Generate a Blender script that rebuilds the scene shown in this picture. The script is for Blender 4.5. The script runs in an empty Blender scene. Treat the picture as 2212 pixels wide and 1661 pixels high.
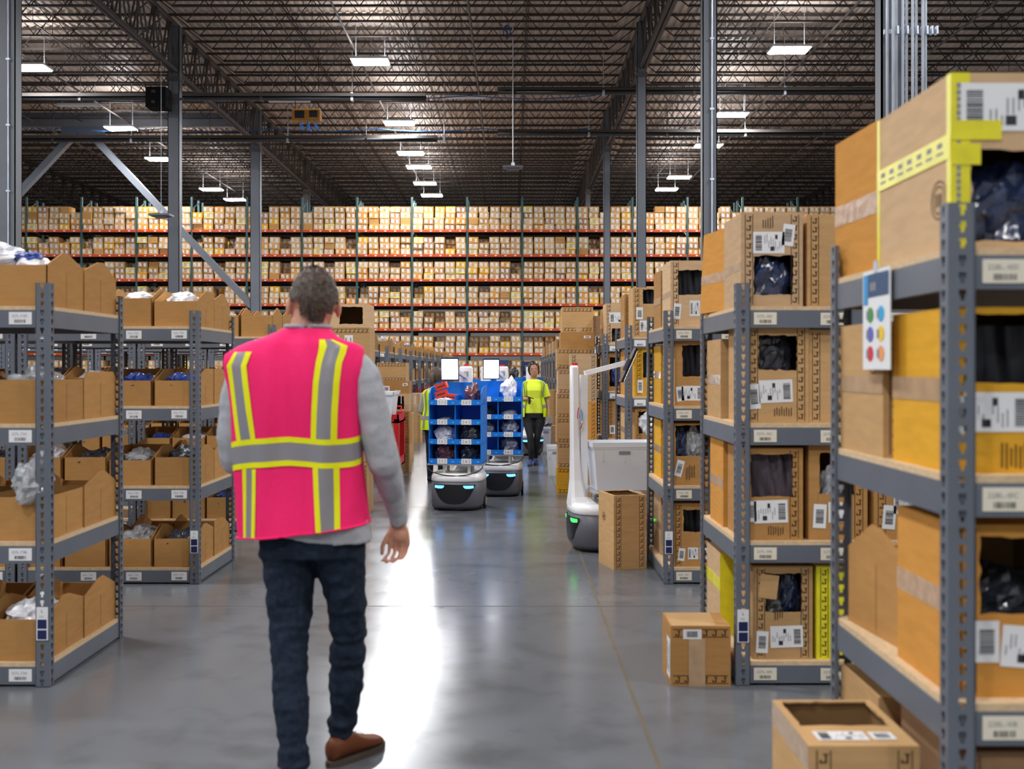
import bpy, math, random
from mathutils import Vector, Matrix, noise
random.seed(7)
PI = math.pi
C = bpy.context.scene.collection
SC = bpy.context.scene
EYE = 1.45; F = 2250.0; HX = 1105.0; HY = 796.0

# ---------------------------------------------------------------- camera, world, exposure
cam = bpy.data.objects.new('camera', bpy.data.cameras.new('camera')); C.objects.link(cam)
cam.location = (0, 0, EYE); cam.rotation_euler = (PI/2, 0, 0)
cam.data.sensor_width = 36; cam.data.lens = 36*F/2212
cam.data.shift_x = (1106-HX)/2212; cam.data.shift_y = (HY-830.5)/2212
cam.data.clip_end = 200
cam.data.dof.use_dof = True; cam.data.dof.focus_distance = 13.0; cam.data.dof.aperture_fstop = 3.0
SC.camera = cam
w = bpy.data.worlds.new('world'); SC.world = w; w.use_nodes = True
w.node_tree.nodes['Background'].inputs[0].default_value = (.75, .85, 1, 1)
w.node_tree.nodes['Background'].inputs[1].default_value = .3
SC.view_settings.view_transform = 'Standard'; SC.view_settings.look = 'None'
SC.view_settings.exposure = 0.82; SC.view_settings.gamma = 1.0
SC.view_settings.use_curve_mapping = False
cy = SC.cycles
cy.max_bounces = 7; cy.diffuse_bounces = 4; cy.glossy_bounces = 4; cy.transparent_max_bounces = 8; cy.transmission_bounces = 3
cy.sample_clamp_indirect = 6; cy.use_denoising = True; cy.caustics_reflective = False; cy.caustics_refractive = False
cy.use_light_tree = True
LAMP = 150.0          # emission of every ceiling lamp

# ---------------------------------------------------------------- materials
MAT = {}
def mat(name, col, rough=.6, metal=0, spec=.4, var=0, nz=None, bump=0, emit=0, alpha=1, coat=0, rnd=0, col2=None):
    m = bpy.data.materials.new(name); m.use_nodes = True; MAT[name] = m
    nt = m.node_tree; b = nt.nodes['Principled BSDF']
    c4 = tuple(col)+(1,)
    b.inputs['Base Color'].default_value = c4; b.inputs['Roughness'].default_value = rough
    b.inputs['Metallic'].default_value = metal; b.inputs['Specular IOR Level'].default_value = spec
    b.inputs['Coat Weight'].default_value = coat
    if alpha < 1: b.inputs['Alpha'].default_value = alpha
    if emit:
        b.inputs['Emission Color'].default_value = c4; b.inputs['Emission Strength'].default_value = emit
        m.cycles.emission_sampling = 'FRONT' if emit > 20 else 'AUTO'
    src = None
    if nz:
        tc = nt.nodes.new('ShaderNodeTexCoord'); n = nt.nodes.new('ShaderNodeTexNoise')
        n.inputs['Scale'].default_value = nz[0]; n.inputs['Detail'].default_value = 4
        mp = nt.nodes.new('ShaderNodeMapping'); mp.inputs['Scale'].default_value = nz[1]
        nt.links.new(tc.outputs['Object'], mp.inputs[0]); nt.links.new(mp.outputs[0], n.inputs['Vector'])
        r = nt.nodes.new('ShaderNodeValToRGB')
        r.color_ramp.elements[0].position = .3; r.color_ramp.elements[1].position = .7
        lo = col2 or tuple(x*(1-var) for x in col); hi = tuple(min(1, x*(1+var)) for x in col)
        r.color_ramp.elements[0].color = tuple(lo)+(1,); r.color_ramp.elements[1].color = hi+(1,)
        nt.links.new(n.outputs['Fac'], r.inputs[0]); src = r.outputs[0]
        if bump:
            bp = nt.nodes.new('ShaderNodeBump'); bp.inputs['Strength'].default_value = bump; bp.inputs['Distance'].default_value = .01
            nt.links.new(n.outputs['Fac'], bp.inputs['Height']); nt.links.new(bp.outputs[0], b.inputs['Normal'])
    if rnd:
        oi = nt.nodes.new('ShaderNodeObjectInfo'); mr = nt.nodes.new('ShaderNodeMapRange')
        mr.inputs['To Min'].default_value = 1-rnd; mr.inputs['To Max'].default_value = 1+rnd*.6
        hs = nt.nodes.new('ShaderNodeHueSaturation')
        nt.links.new(oi.outputs['Random'], mr.inputs[0]); nt.links.new(mr.outputs[0], hs.inputs['Value'])
        if src: nt.links.new(src, hs.inputs['Color'])
        else: hs.inputs['Color'].default_value = c4
        src = hs.outputs[0]
    if src: nt.links.new(src, b.inputs['Base Color'])
    return m
card = dict(rough=.85, spec=.15, var=.07, nz=(9, (1, 1, 5)), rnd=.13)
mat('kraft', (.46, .24, .080), **card)
mat('tan', (.55, .335, .150), **card)
mat('light_tan', (.60, .40, .225), **card)
mat('orange_card', (.62, .285, .06), **card)
mat('yellow_card', (.70, .36, .03), **card)
mat('brown_card', (.36, .21, .11), **card)
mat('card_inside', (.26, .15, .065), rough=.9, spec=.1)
mat('ink', (.055, .032, .018), rough=.8, spec=.1)
mat('black_ink', (.03, .03, .04), rough=.7)
mat('grey_ink', (.25, .25, .28), rough=.7)
mat('paper', (.80, .80, .80), rough=.55)
mat('cream_paper', (.78, .72, .58), rough=.5)
mat('packing_tape', (.50, .33, .19), rough=.2, spec=.6, var=.1, nz=(20, (1, 1, 1)))
mat('clear_tape', (.72, .58, .44), rough=.1, spec=1, alpha=.55, var=.2, nz=(30, (1, 1, 1)), bump=.4)
mat('yellow_tape', (.80, .72, .02), rough=.3, spec=.6, var=.12, nz=(12, (1, 1, 1)))
mat('grey_steel', (.125, .142, .172), rough=.42, spec=.5, var=.06, nz=(6, (1, 1, 1)), rnd=.05)
mat('column_steel', (.135, .145, .165), rough=.5, spec=.4, var=.05, nz=(3, (1, 1, 1)))
mat('joist_steel', (.050, .041, .036), rough=.6, spec=.3)
mat('girder_steel', (.095, .082, .075), rough=.6, spec=.3)
mat('board', (.66, .48, .29), rough=.8, spec=.2, var=.12, nz=(60, (1, 1, 1)))
mat('galvanised', (.60, .65, .73), rough=.35, metal=.3, var=.15, nz=(14, (1, 1, .3)))
mat('duct_black', (.02, .02, .022), rough=.35, spec=.5)
mat('matte_black', (.008, .008, .009), rough=.9, spec=.1)
mat('teal_steel', (.035, .085, .08), rough=.5)
mat('rack_orange', (.50, .055, .008), rough=.45)
mat('pink_mark', (.8, .05, .2), rough=.6)
mat('lamp_glow', (.95, .97, 1), emit=LAMP)
mat('lamp_up', (.97, .96, 1), emit=LAMP*.13)
mat('lamp_housing', (.75, .75, .77), rough=.4)
mat('white_plastic', (.94, .94, .95), rough=.3, spec=.5)
mat('tote_plastic', (.78, .80, .84), rough=.35, spec=.5)
mat('dark_grey_plastic', (.13, .13, .155), rough=.38)
mat('black_plastic', (.014, .015, .018), rough=.3)
mat('blue_plastic', (.004, .20, .74), rough=.45, spec=.4)
mat('blue_clip', (.15, .5, .95), rough=.3)
mat('eye_blue', (.06, .36, 1), emit=3)
mat('eye_green', (.03, .9, .07), emit=2)
mat('screen_glow', (.93, .95, 1), emit=5)
mat('red_plastic', (.62, .012, .02), rough=.4)
mat('grey_metal', (.45, .46, .48), rough=.35, metal=.5)
mat('cable_black', (.012, .012, .012), rough=.5)
mat('cable_blue', (.02, .12, .4), rough=.5)
mat('rubber', (.02, .02, .02), rough=.8)
film = dict(rough=.12, spec=1, nz=(26, (1, 1, 1)), bump=.5)
mat('film_clear', (.55, .57, .60), var=.35, alpha=.72, **film)
mat('film_dark', (.035, .04, .055), var=.5, **film)
mat('film_blue', (.03, .07, .32), var=.4, **film)
mat('film_white', (.82, .82, .86), var=.1, **film)
mat('film_wine', (.16, .06, .07), var=.4, **film)
mat('film_denim', (.02, .035, .09), var=.5, **film)
mat('garment_plum', (.085, .065, .08), rough=.6, var=.4, nz=(18, (1, 1, .3)), bump=.5)
mat('window_shade_black', (.012, .013, .018), rough=.35, var=.5, nz=(14, (1, 1, .2)), bump=.6)  # shade inside carton windows painted as a cloth-like black
mat('skin_fair', (.62, .30, .20), rough=.5, spec=.4, var=.06, nz=(20, (1, 1, 1)))
mat('skin_brown', (.46, .23, .14), rough=.5, spec=.4, var=.06, nz=(20, (1, 1, 1)))
mat('hair_brown', (.085, .056, .040), rough=.55, spec=.4, var=.35, nz=(40, (1, 1, .4)), bump=.6)
mat('hair_black', (.008, .007, .007), rough=.4, spec=.5)
mat('shirt_grey', (.40, .41, .44), rough=.9, spec=.1, var=.06, nz=(60, (1, 1, 1)))
mat('vest_pink', (1.0, .022, .165), rough=.75, spec=.2, var=.05, nz=(80, (1, 1, 1)))
mat('vest_lime', (.66, .86, .01), rough=.75, spec=.2)
mat('tee_lime', (.85, 1.0, .07), rough=.8, spec=.2)
mat('shirt_green', (.28, .55, .01), rough=.8, spec=.2)
mat('trim_yellow', (.90, .88, .0), rough=.7)
mat('reflective_grey', (.27, .26, .28), rough=.35, spec=.5)
mat('denim', (.013, .021, .038), rough=.85, spec=.2, var=.3, nz=(50, (1, 1, 1)))
mat('leggings_black', (.010, .010, .013), rough=.7)
mat('brown_leather', (.20, .055, .018), rough=.45, var=.2, nz=(14, (1, 1, 1)))
mat('shoe_sole', (.10, .075, .06), rough=.8)
mat('shoe_blue', (.02, .05, .2), rough=.6)
mat('eye_white', (.8, .8, .8), rough=.2)
mat('lip', (.36, .09, .08), rough=.4)
for nm, c in dict(sym_green=(.05, .3, .06), sym_cyan=(.02, .4, .7), sym_purple=(.12, .13, .5), sym_yellow=(.9, .6, .02),
                  sym_red=(.7, .02, .05), sym_orange=(.9, .35, .12), sign_navy=(.02, .07, .16), sign_blue=(.02, .3, .65), navy_print=(.012, .018, .09),
                  red_box=(.75, .05, .02)).items():
    mat(nm, c, rough=.5)
# polished concrete: base colour, gloss and hairline wear
m = mat('concrete', (.25, .25, .262), rough=.2, spec=.5)
nt = m.node_tree; b = nt.nodes['Principled BSDF']; tc = nt.nodes.new('ShaderNodeTexCoord')
n1 = nt.nodes.new('ShaderNodeTexNoise'); n1.inputs['Scale'].default_value = .55; n1.inputs['Detail'].default_value = 7
n2 = nt.nodes.new('ShaderNodeTexNoise'); n2.inputs['Scale'].default_value = 5; n2.inputs['Detail'].default_value = 8
mx = nt.nodes.new('ShaderNodeMath'); mx.operation = 'ADD'
rp = nt.nodes.new('ShaderNodeValToRGB'); rp.color_ramp.elements[0].position = .7; rp.color_ramp.elements[1].position = 1.3
rp.color_ramp.elements[0].color = (.108, .112, .120, 1); rp.color_ramp.elements[1].color = (.142, .150, .165, 1)
for n in (n1, n2): nt.links.new(tc.outputs['Object'], n.inputs['Vector'])
nt.links.new(n1.outputs['Fac'], mx.inputs[0]); nt.links.new(n2.outputs['Fac'], mx.inputs[1]); nt.links.new(mx.outputs[0], rp.inputs[0]); nt.links.new(rp.outputs[0], b.inputs['Base Color'])
rr = nt.nodes.new('ShaderNodeMapRange'); rr.inputs['From Min'].default_value = .3; rr.inputs['From Max'].default_value = .7
rr.inputs['To Min'].default_value = .18; rr.inputs['To Max'].default_value = .225
nt.links.new(n2.outputs['Fac'], rr.inputs[0]); nt.links.new(rr.outputs[0], b.inputs['Roughness'])
mat('floor_joint', (.10, .095, .09), rough=.5)
mat('joint_tan', (.15, .125, .085), rough=.4)
mat('roof_deck', (.56, .46, .38), rough=.42, spec=.5, metal=.1, var=.04, nz=(2, (1, .2, 1)))
mat('wall_panel', (.42, .42, .42), rough=.7)

# ---------------------------------------------------------------- mesh builder
def frame(d, ref=Vector((1, 0, 0))):
    d = d.normalized(); u = ref - d*ref.dot(d)
    if u.length < 1e-4: u = Vector((0, 1, 0)) - d*d.y
    u.normalize(); return u, d.cross(u)
class MB:
    def __init__(s): s.v = []; s.f = []; s.m = []; s.M = None
    def _a(s, p):
        p = Vector(p)
        s.v.append(s.M @ p if s.M else p); return len(s.v)-1
    def face(s, pts, m=0): s.f.append([s._a(p) for p in pts]); s.m.append(m)
    def box(s, c, sz, m=0, R=None):
        i = len(s.v); c = Vector(c)
        for z in (-1, 1):
            for y in (-1, 1):
                for x in (-1, 1):
                    o = Vector((x*sz[0]/2, y*sz[1]/2, z*sz[2]/2)); s._a(c+(R @ o if R else o))
        for q in ((0,2,3,1),(4,5,7,6),(0,1,5,4),(2,6,7,3),(0,4,6,2),(1,3,7,5)):
            s.f.append([i+k for k in q]); s.m.append(m)
    def bb(s, x0, x1, y0, y1, z0, z1, m=0): s.box(((x0+x1)/2, (y0+y1)/2, (z0+z1)/2), (x1-x0, y1-y0, z1-z0), m)
    def bar(s, a, b, w, h=None, m=0):
        a = Vector(a); b = Vector(b); d = b-a; u, v = frame(d, Vector((0, 0, 1)) if abs(d.normalized().z) < .9 else Vector((1, 0, 0)))
        R = Matrix((v, d.normalized(), u)).transposed()
        s.box((a+b)/2, (w, d.length, h or w), m, R)
    def loft(s, rings, m=0, cap=True):
        n = len(rings[0]); base = len(s.v)
        for r in rings:
            for p in r: s._a(p)
        for k in range(len(rings)-1):
            for j in range(n):
                a = base+k*n+j; b2 = base+k*n+(j+1) % n
                s.f.append([a, b2, b2+n, a+n]); s.m.append(m)
        if cap:
            s.f.append([base+j for j in range(n)][::-1]); s.m.append(m)
            s.f.append([base+(len(rings)-1)*n+j for j in range(n)]); s.m.append(m)
    def tube(s, pts, rad, n=8, m=0, ref=Vector((1, 0, 0)), cap=True):
        pts = [Vector(p) for p in pts]; rings = []
        for i, p in enumerate(pts):
            d = (pts[min(i+1, len(pts)-1)]-pts[max(i-1, 0)]); u, v = frame(d, ref)
            r = rad[i] if isinstance(rad, (list, tuple)) else rad
            rx, ry = r if isinstance(r, (list, tuple)) else (r, r)
            rings.append([p+u*rx*math.cos(2*PI*j/n)+v*ry*math.sin(2*PI*j/n) for j in range(n)])
        s.loft(rings, m, cap)
    def ball(s, c, r, m=0, n=12, k=8):
        c = Vector(c); r = (r, r, r) if not isinstance(r, (tuple, list)) else r
        s.loft([[c+Vector((r[0]*math.sin(t)*math.cos(2*PI*j/n), r[1]*math.sin(t)*math.sin(2*PI*j/n), -r[2]*math.cos(t))) for j in range(n)]
                for t in [PI*(i+.15)/(k+.3) for i in range(k+1)]], m)
    def grid(s, P, m=0):
        i0 = len(s.v); a = len(P); b = len(P[0])
        for r in P:
            for p in r: s._a(p)
        for i in range(a-1):
            for j in range(b-1):
                s.f.append([i0+i*b+j, i0+i*b+j+1, i0+(i+1)*b+j+1, i0+(i+1)*b+j]); s.m.append(m)
    def text(s, o, ux, uy, txt, size, m=0):
        o = Vector(o); ux = Vector(ux); uy = Vector(uy); x = 0
        for ch in txt:
            if ch in GL:
                vs, fs, adv = GL[ch]; i = len(s.v)
                for p in vs: s._a(o+ux*(x+p[0])*size+uy*p[1]*size)
                for f in fs: s.f.append([i+k for k in f]); s.m.append(m)
                x += adv
            else: x += .35
    def mesh(s, name, mats, smooth=False):
        me = bpy.data.meshes.new(name); me.from_pydata([tuple(p) for p in s.v], [], s.f)
        for k in mats: me.materials.append(MAT[k])
        me.polygons.foreach_set('material_index', s.m)
        if smooth: me.polygons.foreach_set('use_smooth', [True]*len(s.f))
        me.update(); return me
    def build(s, name, mats, parent=None, loc=None, rz=0, smooth=False):
        return put(name, s.mesh(name, [mats] if isinstance(mats, str) else mats, smooth), parent, loc, rz)
def put(name, me, parent=None, loc=None, rz=0, scale=None):
    o = bpy.data.objects.new(name, me); C.objects.link(o)
    if parent: o.parent = parent
    if loc: o.location = loc
    if rz: o.rotation_euler[2] = rz
    if scale: o.scale = scale
    return o
def tag(o, label, cat, group=None, kind=None):
    if label: o['label'] = label
    if cat: o['category'] = cat
    if group: o['group'] = group
    if kind: o['kind'] = kind
    return o
def thing(name, label, cat, loc=(0, 0, 0), rz=0, group=None):
    o = put(name, None, None, loc, rz); o.empty_display_size = .1
    return tag(o, label, cat, group)
def X(px, D): return (px-HX)*D/F
def Z(py, D): return EYE-(py-HY)*D/F
ORD = ['first', 'second', 'third', 'fourth', 'fifth', 'sixth', 'seventh', 'eighth', 'ninth', 'tenth', 'eleventh', 'twelfth', 'thirteenth', 'fourteenth', 'fifteenth', 'sixteenth', 'seventeenth', 'eighteenth']
# glyph outlines
GL = {}
for ch in '0123456789ABCDHLMRST-':
    cu = bpy.data.curves.new('g', 'FONT'); cu.body = ch; cu.resolution_u = 2; o = bpy.data.objects.new('g', cu); C.objects.link(o)
    dg = bpy.context.evaluated_depsgraph_get(); me = o.evaluated_get(dg).to_mesh()
    vs = [(v.co.x, v.co.y) for v in me.vertices]
    GL[ch] = (vs, [list(p.vertices) for p in me.polygons], max(v[0] for v in vs)+.07)
    o.evaluated_get(dg).to_mesh_clear(); bpy.data.objects.remove(o); bpy.data.curves.remove(cu)

# ================================================================ SETTING
fl = MB(); fl.bb(-46, 40, -14, 76, -.3, 0)
tag(fl.build('floor', 'concrete'), 'polished grey concrete warehouse floor', None, None, 'structure')
fj = bpy.data.objects['floor']
q = MB(); q.bb(.53, .545, -5, 75, 0, .0012); q.build('floor_joint', 'joint_tan', fj)
for yy in (6.35, 10.9, 15.5, 20, 24.6):
    q = MB(); q.bb(-45, 39, yy, yy+.008, 0, .001); q.build('floor_joint', 'floor_joint', fj)
for xx in (-4.1,):
    q = MB(); q.bb(xx, xx+.008, -5, 75, 0, .001); q.build('floor_joint', 'floor_joint', fj)
for nm, a in (('wall_left', (-46.3, -46, -14, 76, 0, 13)), ('wall_right', (40, 40.3, -14, 76, 0, 13)), ('wall_back', (-46, 40, 76, 76.3, 0, 13)), ('wall_front', (-46, 40, -14.3, -14, 0, 13))):
    q = MB(); q.bb(*a); tag(q.build(nm, 'wall_panel'), 'plain pale metal panel wall of the warehouse', None, None, 'structure')
# corrugated roof deck, ribs running away from the camera
DK = 12.47; q = MB(); xs = -46; prof = []
while xs < 40:
    prof += [(xs, DK), (xs+.10, DK), (xs+.13, DK+.05), (xs+.22, DK+.05)]; xs += .25
q.grid([[(x, y, z) for x, z in prof] for y in (-14, 10, 30, 50, 76)])
q.bb(-46, 40, -14, 76, DK+.1, DK+.3)
ceil = tag(q.build('ceiling', 'roof_deck'), 'brown ribbed metal roof deck on open web joists', None, None, 'structure')
SPX = [-40.0, -25.3, -10.6, 4.08, 18.8, 33.4]; COLD = [1.0, 11.65, 22.3, 32.95, 43.6, 54.25, 64.9]
# open web joist, spans x
def joist_mesh(L):
    q = MB(); zt = -.03; zb = -.74; e = .95
    q.bb(0, L, -.045, -.008, zt-.065, zt); q.bb(0, L, .008, .045, zt-.065, zt)
    q.bb(e, L-e, -.04, -.008, zb, zb+.06); q.bb(e, L-e, .008, .04, zb, zb+.06)
    q.bar((.12, 0, zt-.03), (e, 0, zb+.02), .03); q.bar((L-.12, 0, zt-.03), (L-e, 0, zb+.02), .03)
    n = 12; st = (L-2*e)/n
    for i in range(n):
        x0 = e+i*st; q.bar((x0, 0, zb+.02), (x0+st/2, 0, zt-.03), .024); q.bar((x0+st/2, 0, zt-.03), (x0+st, 0, zb+.02), .024)
        q.bar((x0+st/2, 0, zt-.03), (x0+st/2, 0, zb+.02), .014) if i % 2 else None
    return q.mesh('joist', ['joist_steel'])
JM = {}
for i in range(5):
    L = round(SPX[i+1]-SPX[i], 2); JM.setdefault(L, joist_mesh(L))
    k = 0
    while True:
        y = 12.3+k*1.331
        if y > 75: break
        if not (i in (0, 4) and y < 36): put('joist', JM[L], ceil, (SPX[i], y, DK))
        k += 1
# bridging rods and small pipes running away from the camera
for i in range(5):
    for fx in (.25, .5, .75):
        x = SPX[i]+(SPX[i+1]-SPX[i])*fx
        q = MB(); q.bb(x, x+.03, 8, 75, DK-.72, DK-.69); q.bb(x+.1, x+.13, 8, 75, DK-.12, DK-.09); q.build('bridging_rod', 'joist_steel', ceil)
    for fx in (.38, .64):
        x = SPX[i]+(SPX[i+1]-SPX[i])*fx
        q = MB(); q.tube([(x, 8, DK-.82), (x, 75, DK-.82)], .035, 8); q.build('sprinkler_pipe', 'girder_steel', ceil)
# girders along y
gq = MB(); gq.bb(-.11, -.02, 0, 10.65, 0, .10); gq.bb(.02, .11, 0, 10.65, 0, .10); gch = gq.mesh('chord', ['girder_steel'])
wn = 8; st = 10.65/wn
for x in SPX[1:5]:
    for j, d0 in enumerate(COLD):
        g = put('roof_girder', None, ceil, (x, d0, 0))
        put('chord', gch, g, (0, 0, 10.75)); put('chord', gch, g, (0, 0, DK-.28))
        for k in range(wn):
            for s_ in (0, 1):
                nm = ('wd', s_)
                if nm not in JM:
                    q = MB(); a, b_ = ((0, 0, 0), (0, st/2, 1.45)) if s_ == 0 else ((0, st/2, 1.45), (0, st, 0))
                    for dx in (-.06, .06): q.bar((dx, a[1], a[2]), (dx, b_[1], b_[2]), .045)
                    if s_ == 0: q.bar((0, st/2-.1, 1.45), (0, st/2-.1, 0), .05)
                    JM[nm] = q.mesh('web_member', ['girder_steel'])
                put('web_member', JM[nm], g, (0, k*st, 10.8))
# columns
def column(x, d, w, label, conduit=False, top=12.2):
    q = MB(); t = .02; q.bb(-w/2, w/2, -w*.42, -w*.42+t, 0, top); q.bb(-w/2, w/2, w*.42-t, w*.42, 0, top); q.bb(-w/2, -w/2+t, -w*.42, w*.42, 0, top); q.bb(w/2-t, w/2, -w*.42, w*.42, 0, top)
    o = thing('steel_column', label, 'column', (x, d, 0)); q.build('shaft', 'column_steel', o)
    q = MB(); q.bb(-w*.7, w*.7, -w*.7, w*.7, 0, .03)
    for a in (-1, 1):
        for b_ in (-1, 1): q.tube([(a*w*.58, b_*w*.58, .03), (a*w*.58, b_*w*.58, .07)], .015, 6)
    q.build('base_plate', 'column_steel', o)
    q = MB(); q.bb(-w*.6, w*.6, -w*.6, w*.6, 10.5, 10.62); q.build('cap_plate', 'girder_steel', o)
    if conduit:
        q = MB(); q.tube([(w*.12, -w*.42-.03, 0.3), (w*.12, -w*.42-.03, top)], .018, 8)
        for k in range(8): q.bb(w*.12-.04, w*.12+.04, -w*.42-.055, -w*.42, 1+k*1.4, 1.04+k*1.4)
        q.build('conduit', 'galvanised', o)
    return o
column(X(22, 22.3), 22.3, .36, 'grey steel column at the left edge with conduit, behind the plastic topped bin', True)
column(X(378, 32.9), 32.9, .36, 'grey steel column beside the small black hanging unit, crossed by the diagonal brace')
column(X(553, 43.6), 43.6, .40, 'grey steel column at the foot of the diagonal brace, left of the man')
column(X(662, 54.2), 54.2, .34, 'distant grey steel column rising behind the rack above the man head')
column(X(1531, 20.9), 20.9, .29, 'tall grey steel column with a thin conduit, tallest in the right row', True)
column(X(1385, 32.4), 32.4, .29, 'grey steel column between the tall conduit column and the slimmer one')
column(X(1311, 43.6), 43.6, .28, 'slim grey steel column standing before the rack, right of the aisle')
column(X(1270, 54.2), 54.2, .28, 'distant slim grey column behind the rack, right of the aisle')
column(-25.3, 43.6, .36, 'steel column hidden at the far left of the brace')
col = column(X(1921, 11.9), 11.9, .26, 'grey steel column carrying a bank of vertical galvanised conduits')
for i, px in enumerate((1920, 1930, 1940, 1951, 1962, 1972, 1983, 1994, 2003)):
    q = MB(); x = X(px, 11.6)-col.location.x; q.tube([(x, -.25-(.04 if i % 2 else 0), .0), (x, -.25-(.04 if i % 2 else 0), 12.2)], .0165, 10, 0); q.build('conduit_pipe', 'galvanised', col, smooth=True)
for z in (5.2, 8.5):
    q = MB(); q.bb(-.14, .46, -.235, -.2, z, z+.05)
    for k in range(9): q.bb(-.02+k*.055, .0+k*.055, -.30, -.235, z-.02, z+.07)
    q.build('strut_clamp', 'galvanised', col)
# chevron brace and its beam
br = thing('steel_brace', 'grey chevron brace, two diagonal struts under a deep beam at upper left', 'brace', (-17.95, 43.6, 0))
q = MB(); q.bb(-7.3, 7.3, -.12, .12, 11.55, 12.15); q.build('brace_beam', 'column_steel', br)
for sx in (-1, 1):
    q = MB(); q.bar((sx*.25, 0, 11.35), (sx*7.25, 0, 3.9), .30, .26); q.build('diagonal_strut', 'column_steel', br)
q = MB(); q.bb(-.9, .9, -.03, .03, 11.05, 11.6); q.build('gusset_plate', 'column_steel', br)
# radiant tube heaters
def heater(x0, x1, d, z, label):
    o = thing('tube_heater', label, 'heater', (x0, d, z)); L = x1-x0
    q = MB(); q.tube([(0, 0, 0), (L, 0, 0)], .085, 10); q.build('tube', 'duct_black', o, smooth=True)
    q = MB(); q.face([(0, -.2, .02), (L, -.2, .02), (L, -.08, .16), (0, -.08, .16)]); q.face([(0, -.08, .16), (L, -.08, .16), (L, .08, .16), (0, .08, .16)]); q.face([(0, .08, .16), (L, .08, .16), (L, .2, .02), (0, .2, .02)])
    q.build('reflector', 'girder_steel', o)
    for k in range(int(L/3)+1):
        q = MB(); q.tube([(.5+k*3, 0, .15), (.5+k*3, 0, DK+.02-z)], .012, 6); q.bb(.46+k*3, .54+k*3, -.1, .1, -.1, .17); q.build('hanger', 'galvanised' if k % 2 else 'girder_steel', o)
heater(X(-250, 34.5), X(920, 34.5), 34.5, Z(212, 34.5), 'long black tube heater under the roof, left, nearer one')
heater(X(1075, 34.5), X(1900, 34.5), 34.5, Z(199, 34.5), 'long black tube heater under the roof, right, nearer one')
heater(X(-250, 40), X(945, 40), 40, Z(302, 40), 'long black tube heater under the roof, left, farther one')
heater(X(1075, 40), X(2100, 40), 40, Z(289, 40), 'long black tube heater under the roof, right, farther one')
# ceiling lamps
LM = {}
def lamp(x, d, z, label, group=None):
    if not LM:
        q = MB(); q.bb(-.58, .58, -.36, .36, .02, .09); LM['h'] = q.mesh('housing', ['lamp_housing'])
        q = MB(); q.face([(-.55, -.33, 0), (-.55, .33, 0), (.55, .33, 0), (.55, -.33, 0)]); q.face([(-.55, -.33, 0), (.55, -.33, 0), (.57, -.35, .03), (-.57, -.35, .03)]); LM['g'] = q.mesh('diffuser', ['lamp_glow'])
        q = MB(); q.face([(-.5, -.30, .0905), (.5, -.30, .0905), (.5, .30, .0905), (-.5, .30, .0905)]); LM['u'] = q.mesh('top_glow', ['lamp_up'])
        q = MB(); q.tube([(0, 0, .09), (0, 0, DK-10.95)], .008, 5)
        LM['c'] = q.mesh('hanging_wire', ['galvanised'])
    o = thing('ceiling_light', label, 'light', (x, d, z), 0, group)
    put('housing', LM['h'], o); put('diffuser', LM['g'], o); put('top_glow', LM['u'], o); [put('hanging_wire', LM['c'], o, (sx, 0, 0)) for sx in (-.45, .45)]
    return o
ZL = 10.95
mid = [(800, 135), (862, 267), (887, 332), (905, 362), (918, 397), (933, 423)]
lef = [(65, 148), (262, 279), (345, 345), (457, 410), (508, 432)]
rig = [(1705, 110), (1581, 249), (1530, 316), (1467, 384), (1440, 410)]
for nm, L in (('middle', mid), ('left', lef), ('right', rig)):
    for i, (px, py) in enumerate(L):
        d = F*(ZL-EYE)/(HY-py); lamp(X(px, d), d, ZL, 'bright rectangular LED ceiling light, %s from the top of the %s row of lamps' % (ORD[i], nm))
for x in (-15.6, -4.4, 8.3):
    for d in ((25, 17, 9, 1, -8) if x != -4.4 else (15, 7, -2, -9)): lamp(x, d, ZL, 'rectangular LED ceiling light overhead, above the picture', 'ceiling lights above the picture')
for x in (-27, 20):
    for d in (48, 36, 24, 12, 0): lamp(x, d, ZL, 'rectangular LED ceiling light beside the picture', 'ceiling lights beside the picture')
for x in (-20, -10, -4.4, 1.5, 8.3): lamp(x, 45.6, ZL+.0, 'LED ceiling light over the rack aisle', 'ceiling lights hidden over the far rack aisle') if False else None
# unlit strip lights
for i, (px, py, d) in enumerate(((487, 38, 34), (985, 30, 34), (1005, 212, 38), (170, 229, 38), (625, 220, 38))):
    o = thing('strip_light', 'pale unlit strip light under the roof, %s' % ('upper left', 'top, right of the bright row', 'beside the right end of the left heater', 'lower left by the beam', 'above the orange unit')[i], 'light', (X(px, d), d, Z(py, d)))
    q = MB(); q.bb(-.75, .75, -.12, .12, 0, .07); q.build('strip_housing', 'lamp_housing', o)
    for sx in (-.6, .6): q = MB(); q.tube([(sx, 0, .07), (sx, 0, DK-o.location.z)], .006, 5); q.build('hanging_wire', 'galvanised', o)
# hanging antennas
for px, py, d, pt, lb in ((1108, 362, 33.4, 0, 'small flat antenna hanging on a long white rod over the aisle'), (348, 465, 31.5, 0, 'small flat antenna hanging on a thin rod left of the steel column')):
    z = Z(py, d); o = thing('hanging_antenna', lb, 'antenna', (X(px, d), d, z))
    q = MB(); q.bb(-.32, .32, -.22, .22, -.03, .03); q.bb(-.2, .2, -.15, .15, -.07, -.03); q.build('panel', 'column_steel', o)
    q = MB(); q.tube([(0, 0, .03), (0, 0, DK-z)], .016 if px > 900 else .008, 8); q.build('rod', 'lamp_housing' if px > 900 else 'grey_metal', o)
    q = MB(); q.tube([(0, 0, .03), (0, 0, .16)], .05, 8); q.build('rod_socket', 'galvanised', o)
d = 32.3; o = thing('hanging_unit', 'small black box hanging left of the steel column', 'unit', (X(343, d), d, Z(214, d)))
q = MB(); q.bb(-.31, .31, -.3, .3, -.31, .31); q.build('casing', 'matte_black', o)
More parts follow.
